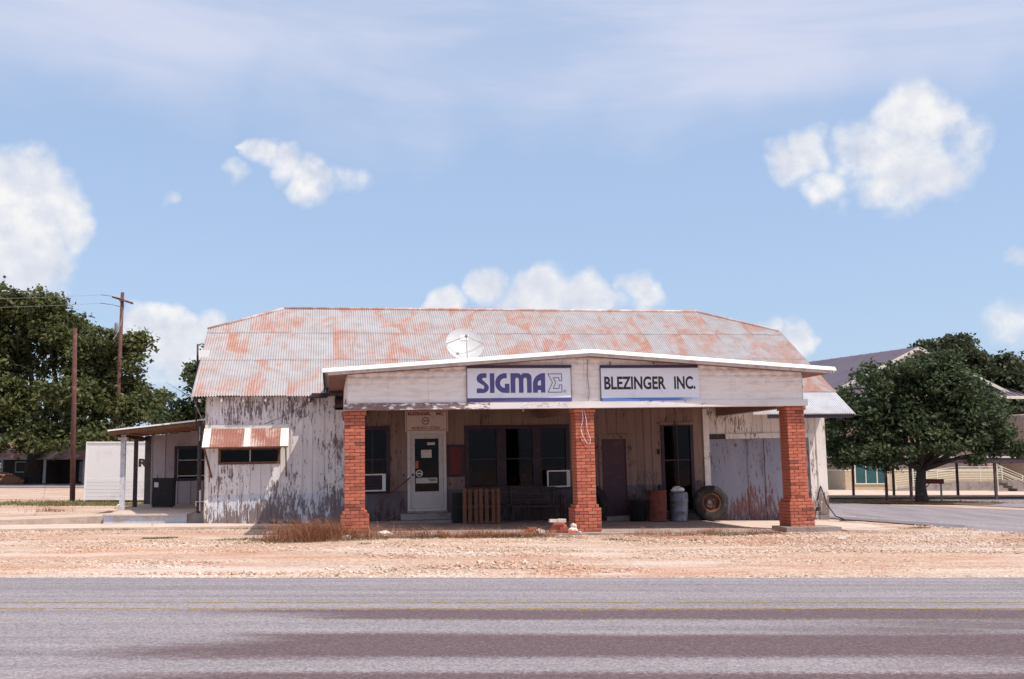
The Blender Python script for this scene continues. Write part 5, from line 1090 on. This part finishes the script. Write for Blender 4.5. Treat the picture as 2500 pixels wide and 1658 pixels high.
tree('pecan_tree', 'huge spreading green tree at the left edge behind the bare pole', (-41.3, 86.5, 0), (-41.0, 86.5, 3.6),
     [((-47.5, 86, 13.0), (4.2, 4, 3.6)), ((-43.0, 86, 14.6), (2.8, 3, 2.2)), ((-38.8, 85, 13.8), (2.6, 3, 2.4)), ((-42, 84, 10.0), (5.5, 4, 3.6)), ((-36.2, 85, 11.2), (2.9, 3.2, 2.3)),
      ((-33.2, 85, 11.4), (2.3, 3, 1.6)), ((-33.6, 84, 8.6), (3.4, 3.4, 2.3)), ((-35.0, 82, 6.3), (4.3, 3.5, 1.9)), ((-43, 82, 6.6), (4.8, 3.2, 2.2)), ((-49.5, 84, 8.5), (4.5, 4, 3.6)), ((-38.6, 81, 4.4), (3.0, 2.2, 1.3)), ((-47, 82, 4.9), (4.0, 2.5, 1.6)), ((-31.0, 84, 6.4), (1.6, 2.4, 1.6)), ((-44.5, 79, 3.7), (3.2, 1.8, 1.0)), ((-37.2, 79, 3.5), (2.4, 1.6, 0.9)), ((-32.8, 79, 3.9), (2.4, 1.8, 1.2))],
     0.75, 4200, 22, 0.21, MAT['leaf_pecan'], 11, 0.75)
tree('backyard_tree', 'smaller bluish green tree rising behind the side porch roof', (-19.6, 62.0, 0), (-19.6, 62.0, 2.8),
     [((-19.6, 62, 5.4), (1.9, 1.8, 1.7)), ((-18.6, 62, 7.0), (1.5, 1.5, 1.5)), ((-21.0, 62, 4.2), (1.3, 1.4, 1.2)), ((-17.2, 62, 5.2), (1.5, 1.5, 1.6))], 0.22, 800, 18, 0.14, MAT['leaf_dark'], 12, 0.45)
tree('rounded_tree', 'dense rounded dark green tree in front of the school', (18.5, 45.5, -0.05), (18.55, 45.5, 1.45),
     [((18.7, 45.5, 5.6), (1.9, 1.9, 1.35)), ((16.8, 45.3, 4.7), (1.6, 1.8, 1.35)), ((20.6, 45.5, 4.6), (1.6, 1.8, 1.15)), ((15.6, 44.9, 3.2), (1.8, 1.8, 1.15)), ((18.4, 44.4, 3.7), (2.1, 1.8, 1.4)), ((20.9, 44.6, 3.6), (1.7, 1.8, 1.05)),
      ((22.1, 45.2, 2.95), (1.1, 1.4, 0.65)), ((22.7, 45.0, 2.25), (0.55, 0.6, 0.5)), ((14.7, 45.0, 2.3), (1.1, 1.4, 0.7)), ((16.6, 44.2, 2.25), (1.5, 1.3, 0.7)), ((19.6, 44.0, 2.85), (1.6, 1.2, 0.6)), ((20.6, 44.4, 1.95), (0.35, 0.4, 0.35)), ((21.6, 45.6, 3.9), (1.0, 1.2, 0.8)), ((17.4, 45.4, 5.6), (1.2, 1.4, 0.9))],
     0.26, 2700, 19, 0.10, MAT['leaf_dark'], 13, 0.36)
tree('side_tree', 'dark shrubby tree in shade just behind the right corner of the shop', (15.1, 52.5, 0), (15.1, 52.5, 1.6),
     [((15.3, 52.5, 4.2), (1.5, 1.5, 1.2)), ((14.2, 52.5, 3.3), (1.3, 1.4, 1.0)), ((16.3, 52.3, 3.0), (1.3, 1.3, 0.9))], 0.16, 420, 16, 0.15, MAT['leaf_dark'], 16, 0.5)
tree('oak_tree', 'tall olive green oak rising behind the school gable', (45.5, 102, 0), (45.5, 102, 4.0),
     [((43.8, 102, 12.2), (2.8, 3, 2.4)), ((47.6, 102, 12.2), (3.0, 3, 2.0)), ((45.4, 101, 9.6), (4.4, 3.5, 2.4)), ((50.2, 102, 10.2), (2.4, 3, 1.6)), ((41.5, 102, 9.6), (2.2, 3, 1.8)), ((49.5, 100, 7.0), (3.2, 3, 2.2))], 0.5, 1900, 18, 0.24, MAT['leaf_oak'], 14, 0.75)
tree('oak_tree', 'darker oak at the far right edge behind the tan tank', (56, 104, 0), (56, 104, 4.0),
     [((53.8, 104, 10.8), (2.6, 3, 2.2)), ((57.2, 104, 11.2), (3.2, 3, 2.4)), ((54.5, 102, 7.6), (3.6, 3, 2.4)), ((60.5, 104, 9.0), (3.4, 3, 3.0)), ((52.0, 103, 5.0), (3.0, 2.5, 2.0))], 0.5, 1700, 18, 0.24, MAT['leaf_oak'], 15, 0.75)
# far woods closing the horizon
wl = []
rr = random.Random(3)
for x in np.arange(-150, 150, 5.0):
    if -150 < x < 200: wl.append(((x + rr.uniform(-2, 2), 150 + rr.uniform(-8, 8), rr.uniform(3.5, 5.0)), (rr.uniform(4, 6), 4, rr.uniform(3.2, 5))))
fw = leaf_cloud('far_woods', wl, 3600, 10, 0.55, MAT['leaf_oak'], None, 21, 0.5, 1.3, 0); tag(fw, 'distant band of dark woods along the horizon', 'woods', kind='stuff')

# ------------------------------------------------------------------ school, covered walk and tank on the right
SY = rad(17.5)
SM = Matrix.Translation((21.9, 66.0, 0)) @ Matrix.Rotation(SY * 0.35, 4, 'Z')
SC = empty('school_building', SM, 'buff brick school with a brown metal gable roof behind the tree', 'building')
MB().box(0, 10.6, 0, 26, 1.25, 6.7).build('upper_wall', MAT['buff_wall'], SC); MB().box(-0.03, 10.63, -0.03, 26, 0, 1.22).build('base_wall', MAT['yellow_block'], SC)
MB().box(-0.05, 10.65, -0.05, 26, 1.221, 1.30).build('string_course', MAT['cream_rail'], SC)
bk_ = Vector((-0.30, 0.954, 0)) * 30
def rp(x, z, t, dy=0.0): return (x + bk_.x * t, dy + bk_.y * t, z)
mb = MB(); mb.add([rp(-0.7, 6.55, 0, -.6), rp(5.2, 9.45, 0, -.6), rp(11.3, 6.55, 0, -.6), rp(-0.7, 6.55, 1), rp(5.2, 9.45, 1), rp(11.3, 6.55, 1)] + [rp(-0.7, 6.40, 0, -.6), rp(5.2, 9.30, 0, -.6), rp(11.3, 6.40, 0, -.6), rp(-0.7, 6.40, 1), rp(5.2, 9.30, 1), rp(11.3, 6.40, 1)],
       [(0, 1, 4, 3), (1, 2, 5, 4), (9, 10, 7, 6), (10, 11, 8, 7), (0, 6, 7, 1), (1, 7, 8, 2), (0, 3, 9, 6), (2, 8, 11, 5)]); rf = mb.build('roof', MAT['school_roof'], SC)
for k in range(1, 30):
    t = k / 30; MB().beam(rp(-0.7, 6.58, t), rp(5.2, 9.48, t), 0.05, 0.05).build('roof_seam', MAT['school_roof'], rf)
MB().add([(0.0, -0.02, 6.7), (10.6, -0.02, 6.7), (5.2, -0.02, 9.25)], [(0, 1, 2)]).build('gable', MAT['cream_gable'], SC)
MB().beam((-0.75, -0.64, 6.42), (5.2, -0.64, 9.34), 0.05, 0.20).beam((5.2, -0.64, 9.34), (11.35, -0.64, 6.42), 0.05, 0.20).build('rake_trim', MAT['cream_gable'], SC)
mb = MB(); mb.add([(-0.9, -1.5, 6.15), (12.2, -1.5, 6.15), (11.4, 0.0, 6.7), (-0.2, 0.0, 6.7)], [(0, 1, 2, 3)]).build('pent_roof', MAT['school_roof'], SC)
for k in range(32): MB().beam((-0.9 + k * 0.42, -1.5, 6.17), (-0.5 + k * 0.40, -0.02, 6.72), 0.04, 0.05).build('pent_seam', MAT['school_roof'], SC)
MB().box(-0.9, 12.2, -1.52, -1.47, 5.95, 6.14).build('pent_fascia', MAT['cream_gable'], SC)
def swin(u0, u1, z0, z1, nb=2):
    w = rect_frame(MB(), u0, u1, z0, z1, 0.07, -0.09, -0.052).build('window', MAT['cream_rail'], SC)
    MB().box(u0 + .07, u1 - .07, -0.075, -0.06, z0 + .07, z1 - .07).build('pane', MAT['teal_glass'], w)
    for k in range(1, nb): x = u0 + (u1 - u0) * k / nb; MB().box(x - .03, x + .03, -0.092, -0.076, z0 + .07, z1 - .07).build('mullion', MAT['cream_rail'], w)
swin(0.6, 2.9, 0.35, 2.3, 3); swin(4.6, 5.6, 0.1, 2.3, 1); swin(1.4, 2.6, 3.6, 5.0, 2); swin(4.0, 5.2, 3.6, 5.0, 2); swin(6.5, 7.7, 3.6, 5.0, 2)
for k, (u, z) in enumerate(((3.1, 1.9), (5.9, 1.9))): MB().box(u, u + .25, -0.16, -0.05, z, z + 0.2).build('wall_lamp', MAT['white_trim'], SC)
# side wing to the left with its door
MB().box(-4.0, -0.04, 5.0, 20, 0, 5.0).build('wing', MAT['buff_wall'], SC); MB().box(-2.6, -2.2, 4.9, 4.99, 0, 5.0).build('wing_pilaster', MAT['walk_dark'], SC); MB().box(-4.02, -0.02, 4.93, 4.985, 0.0, 1.2).build('wing_base', MAT['yellow_block'], SC)
# ramp, railings and stairs before it
RMP = empty('entrance_ramp', SM @ Matrix.Translation((2.2, -2.4, 0)), 'pale concrete ramp with cream railings before the school', 'ramp')
mb = MB(); mb.add([(0, 0, 0), (4.2, 0, 0), (4.2, 1.6, 0), (0, 1.6, 0), (0, 0, 0.05), (4.2, 0, 0.55), (4.2, 1.6, 0.55), (0, 1.6, 0.05)], [(0, 1, 5, 4), (1, 2, 6, 5), (2, 3, 7, 6), (3, 0, 4, 7), (4, 5, 6, 7)]); mb.build('ramp_body', MAT['concrete_grey'], RMP)
MB().box(4.21, 7.2, 0, 1.6, 0, 0.56).build('landing', MAT['concrete_grey'], RMP)
for k in range(5): MB().box(7.21 + k * 0.28, 7.48 + k * 0.28, 0, 1.6, 0, 0.46 - k * 0.1).build('stair', MAT['concrete_grey'], RMP)
for k in range(6):
    z = 0.20 + k * 0.15
    MB().beam((0, -0.02, 0.05 + z), (4.2, -0.02, 0.55 + z), 0.04, 0.035).build('rail', MAT['cream_rail'], RMP); MB().beam((4.2, -0.02, 0.55 + z), (7.2, -0.02, 0.55 + z), 0.04, 0.035).build('rail', MAT['cream_rail'], RMP)
    MB().beam((7.2, -0.02, 0.55 + z), (8.6, -0.02, 0.0 + z), 0.04, 0.035).build('rail', MAT['cream_rail'], RMP)
for x, z in ((0, .05), (1.4, .2), (2.8, .38), (4.2, .55), (5.7, .55), (7.2, .55), (8.6, 0.0)): MB().box(x - .025, x + .025, -0.05, 0.0, z, z + 0.98).build('rail_post', MAT['cream_rail'], RMP)
# covered walk
WK = empty('covered_walk', Matrix.Translation((13.0, 49.6, 0)) @ Matrix.Rotation(rad(1.2), 4, 'Z'), 'flat-roofed covered walkway on dark posts across the schoolyard', 'walkway')
MB().box(0, 30, -1.2, 4.9, 1.98, 2.06).build('roof', MAT['white_trim'], WK)
MB().box(0.0, 30, -1.17, -1.05, 1.72, 1.975).build('front_beam', MAT['walk_dark'], WK); MB().box(0, 30, 4.6, 4.8, 1.72, 1.975).build('rear_beam', MAT['walk_dark'], WK)
for k in range(7): MB().box(2.5 + k * 4.4, 2.65 + k * 4.4, -1.04, 4.59, 1.80, 1.97).build('cross_beam', MAT['walk_dark'], WK)
for x in (1.4, 5.05, 6.25, 10.4, 15.6, 21.0, 26.5): MB().box(x, x + 0.11, -1.05, -0.94, -0.1, 1.719).build('post', MAT['walk_dark'], WK)
for x in (0.4, 5.5, 7.7, 11.2, 15.1, 15.6, 21.5, 27): MB().box(x, x + 0.11, 4.64, 4.75, -0.1, 1.719).build('post', MAT['walk_dark'], WK)
# tan tank and its steps
TK = empty('storage_tank', Matrix.Translation((37.2, 69.5, 0)), 'big tan cylindrical tank at the right edge', 'tank')
mb = MB(); mb.lathe([(3.05, 0), (3.05, 4.98), (3.0, 5.02), (0, 5.25)], 48); mb.build('shell', MAT['tank'], TK)
mb = MB(); mb.lathe([(3.4, 0), (3.4, 0.6), (3.06, 0.6)], 40); mb.build('footing', MAT['concrete_grey'], TK)
mb = MB(); mb.tube([(-1.6, -1.5, 5.1), (-1.6, -1.5, 5.4), (-0.3, -1.5, 5.4), (-0.3, -1.5, 5.1)], 0.03, 6); mb.build('top_rail', MAT['grey_metal'], TK)
MB().box(-0.6, 0.4, -3.13, -3.06, 1.9, 2.2).build('warning_plate', MAT['sign_red'], TK); MB().box(-0.5, 0.3, -3.15, -3.132, 1.98, 2.1).build('plate_stripe', MAT['white_trim'], TK)
for k in range(3): MB().box(-0.2 , 0.0, -3.16, -3.05, 4.2 + k * .2, 4.3 + k * .2).build('fitting', MAT['white_trim'], TK)
ST = empty('yard_steps', Matrix.Translation((30.5, 62.5, 0)), 'short concrete steps with a pale handrail beside the tan tank', 'steps')
for k in range(4): MB().box(0.3 * (3 - k), 1.3, 0, 1.2, k * 0.17, (k + 1) * 0.17).build('step', MAT['concrete_grey'], ST)
for z in (0.55, 0.9): MB().beam((-0.3, 0, z + 0.75), (2.2, 0, z - 0.35), 0.04, 0.04).build('handrail', MAT['cream_rail'], ST)
for x, h in ((-0.3, 1.65), (2.2, 0.55)): MB().box(x - .02, x + .02, -0.02, 0.02, 0, h).build('rail_post', MAT['cream_rail'], ST)
# little board on posts beside the tree trunk
BD = empty('notice_stand', Matrix.Translation((18.9, 46.2, 0)), 'dark red board on two posts right of the rounded tree trunk', 'sign')
MB().box(-0.1, 0.95, 0, 0.05, 0.78, 1.0).build('board', MAT['red_board'], BD)
for x in (0.05, 0.80): MB().box(x, x + 0.07, 0.051, 0.12, -0.1, 0.99).build('post', MAT['grey_metal'], BD)
MB().beam((0.08, 0.085, 0.55), (0.32, 0.085, 0.8), 0.04, 0.04).build('brace', MAT['grey_metal'], BD)

# ------------------------------------------------------------------ loose gravel, weeds and litter
def scatter_stones():
    r = np.random.default_rng(5); n = 60000
    Y = 15.27 + (r.random(n) ** 1.5) * 13.0; X = (r.random(n) - 0.5) * 2 * (Y * 0.56)
    U = (X - O.x) * math.cos(YAW) + (Y - O.y) * math.sin(YAW); V = -(X - O.x) * math.sin(YAW) + (Y - O.y) * math.cos(YAW)
    ok = ~((U > 3.3) & (U < 19.4) & (V > -6.0)) & ~((U > -13) & (U < 2.7) & (V > -2.0)) & ~((X - 10.15) * .917 + (Y - 32.48) * .4 > -0.5)
    dn = vnoise(X * 0.5, Y * 1.4, 8) * 0.7 + vnoise(X * 0.15, Y * 0.5, 9) * 0.5; ok &= (dn > 0.42 + 0.25 * r.random(n))
    X, Y = X[ok], Y[ok]; n = len(X); s = 0.012 + 0.030 * r.random(n) ** 2.4; s[r.random(n) < 0.012] *= 1.9
    base = np.array([(1, 0, 0), (0, 1, 0), (-1, 0, 0), (0, -1, 0), (0, 0, .75), (.6, .6, .45), (-.6, -.55, .5)], float)
    fac = np.array([(0, 5, 4), (5, 1, 4), (1, 2, 4), (2, 6, 4), (6, 3, 4), (3, 0, 4), (0, 1, 5), (2, 3, 6)])
    a = r.random(n) * 6.28; c, sn_ = np.cos(a), np.sin(a); B_ = base[None] * (0.7 + 0.6 * r.random((n, 7, 3)))
    vx = (B_[..., 0] * c[:, None] - B_[..., 1] * sn_[:, None]) * s[:, None] + X[:, None]; vy = (B_[..., 0] * sn_[:, None] + B_[..., 1] * c[:, None]) * s[:, None] + Y[:, None]
    vz = B_[..., 2] * s[:, None] - 0.012 + 0.0 * vx
    Vv = np.stack([vx, vy, vz], -1).reshape(-1, 3); F = (fac[None] + 7 * np.arange(n)[:, None, None]).reshape(-1, 3)
    o = link('loose_gravel', np_mesh('loose_gravel', Vv, F, MAT['stones'])); tag(o, 'loose pinkish gravel strewn over the yard', 'gravel', kind='stuff')
scatter_stones()
def blades(name, label, pts, m, h, w, lean, cat='grass', z0=-0.02):
    """pts: array of x, y; bent tapering blades"""
    r = np.random.default_rng(len(pts) + 17); P = np.asarray(pts, float); n = len(P)
    tuft = vnoise(P[:, 0] * 3.1, P[:, 1] * 3.1, 6); a = r.random(n) * 6.28; hh = h * (0.25 + 0.75 * r.random(n)) * (0.35 + 1.1 * tuft); ln = lean * hh * (0.3 + r.random(n)); dx, dy = np.cos(a), np.sin(a); wx, wy = -dy * w, dx * w
    rows = []
    for t, wk in ((0, 1.0), (0.5, 0.8), (1.0, 0.12)):
        cx = P[:, 0] + dx * ln * t * t; cy = P[:, 1] + dy * ln * t * t; cz = z0 + hh * t * (1 - 0.25 * lean * t)
        rows += [np.stack([cx - wx * wk, cy - wy * wk, cz], -1), np.stack([cx + wx * wk, cy + wy * wk, cz], -1)]
    V = np.stack(rows, 1).reshape(-1, 3); q = np.array([(0, 1, 3, 2), (2, 3, 5, 4)]); F = (q[None] + 6 * np.arange(n)[:, None, None]).reshape(-1, 4)
    o = link(name, np_mesh(name, V, F, m)); tag(o, label, cat, kind='stuff'); return o
def guv(u, v): return np.stack([O.x + u * math.cos(YAW) - v * math.sin(YAW), O.y + u * math.sin(YAW) + v * math.cos(YAW)], -1)
r_ = np.random.default_rng(31)
def ell(cu, cv, ru, rv, n, clump=0):
    a = r_.random(n) * 6.28; q = np.sqrt(r_.random(n)); return guv(cu + np.cos(a) * q * ru, cv + np.sin(a) * q * rv)
blades('dead_weeds', 'tall reddish dead weeds beside the left pillar', np.concatenate([ell(3.4, -6.1, 0.75, 0.9, 800), ell(2.7, -6.3, 0.7, 0.9, 560), ell(4.3, -6.2, 0.5, 0.4, 160), ell(2.2, -6.4, 0.5, 0.6, 140), ell(3.0, -4.9, 0.7, 0.6, 500), ell(3.9, -5.95, 0.7, 0.3, 160)]), MAT['grass_dead'], 0.74, 0.0045, 1.5)
blades('dead_weeds', 'sparse dead weeds along the slab edge before the door', np.concatenate([ell(5.3, -6.1, 1.0, 0.35, 420), ell(6.9, -6.2, 1.0, 0.35, 700), ell(8.0, -6.2, 0.8, 0.3, 330), ell(9.0, -5.7, 0.5, 0.3, 120), ell(4.9, -5.4, 0.6, 0.5, 160)]), MAT['grass_dead'], 0.36, 0.0055, 1.4)
blades('dead_weeds', 'thin dead weeds before the oil drum', np.concatenate([ell(12.0, -6.2, 1.5, 0.4, 520), ell(12.6, -5.9, 0.35, 0.25, 160), ell(14.0, -6.2, 0.7, 0.25, 220)]), MAT['grass_dead'], 0.30, 0.0045, 1.3)
blades('green_weeds', 'low green weeds along the front of the slab', np.concatenate([ell(3.2, -6.6, 1.6, 0.35, 1000), ell(5.0, -6.45, 1.0, 0.3, 700), ell(7.5, -6.5, 1.6, 0.25, 500), ell(12.8, -6.5, 0.9, 0.3, 900), ell(10.8, -6.5, 1.0, 0.25, 350), ell(1.6, -6.0, 0.8, 0.35, 500)]), MAT['grass_green'], 0.075, 0.006, 0.8)
blades('dry_ground_cover', 'dry matted grass along the slab front', np.concatenate([ell(9.0, -6.5, 3.5, 0.3, 1600), ell(14.5, -6.3, 1.2, 0.35, 700), ell(5.2, -6.5, 2.2, 0.3, 800), ell(17.2, -6.2, 1.0, 0.25, 300)]), MAT['grass_dead'], 0.05, 0.006, 1.2)
blades('green_weeds', 'scattered green tufts on the gravel', np.concatenate([ell(-0.4, -5.2, 0.42, 0.15, 600), ell(18.9, -4.9, 0.5, 0.12, 330), ell(9.8, -7.4, 0.25, 0.1, 120), ell(8.6, -7.5, 0.2, 0.1, 80), ell(10.2, -7.9, 0.5, 0.12, 150), ell(11.6, -8.0, 0.2, 0.12, 110), ell(6.3, -7.1, 0.2, 0.1, 90), ell(4.2, -7.7, 0.15, 0.1, 60), ell(1.6, -7.0, 0.2, 0.1, 60), ell(2.2, -7.05, 0.2, 0.1, 60)]), MAT['grass_green'], 0.07, 0.006, 0.9)
blades('green_weeds', 'rough grass along the front walk', np.concatenate([ell(-3.0, -2.05, 2.6, 0.10, 900), ell(0.8, -2.1, 1.6, 0.10, 420), ell(-2.6, 0.3, 1.8, 0.12, 400), ell(2.0, -1.7, 0.7, 0.15, 300)]), MAT['grass_green'], 0.06, 0.006, 0.9)
gx = r_.random(9000); 
yard = np.concatenate([np.stack([-19.8 + r_.normal(size=4200) * 2.0, 43.6 + r_.normal(size=4200) * 1.3], -1), np.stack([-15.2 + r_.random(3600) * 2.4, 38.5 + r_.random(3600) * 5.5], -1), np.stack([-17.5 + r_.normal(size=2600) * 1.3, 42.2 + r_.normal(size=2600) * 0.7], -1)])
blades('yard_grass', 'rough grass round the white trailer and the bare pole', yard, MAT['grass_green'], 0.16, 0.012, 0.7)
blades('dead_weeds', 'small reddish dead tuft on the gravel left of the ramp', np.stack([-16.6 + r_.normal(size=160) * 0.35, 36.5 + r_.normal(size=160) * 0.25], -1), MAT['grass_dead'], 0.26, 0.008, 0.7)
blades('tall_stalks', 'dry stalks growing through the front walk', np.concatenate([ell(-1.2, -1.2, 0.05, 0.05, 4), ell(-1.5, -1.3, 0.05, 0.05, 3)]), MAT['grass_dead'], 0.45, 0.006, 0.5)
blades('grass_strip', 'brown grass under the rounded tree', np.stack([18.4 + r_.normal(size=2500) * 1.9, 45.2 + r_.normal(size=2500) * 0.8], -1), MAT['grass_dead'], 0.08, 0.012, 0.9)
for k, (x, y, lab) in enumerate(((-16.1, 41.0, 'white scrap of litter in the grass before the trailer'), (-6.0, 24.6, 'white scrap of litter on the gravel near the left pillar'))):
    o = link('litter', MB().add([(0, 0, .01), (.2, .02, .03), (.22, .16, .02), (.02, .14, .05), (.1, .08, .07)], [(0, 1, 4), (1, 2, 4), (2, 3, 4), (3, 0, 4)]).mesh('litter', MAT['bag']), None, Matrix.Translation((x, y, 0.0))); tag(o, lab, 'litter')
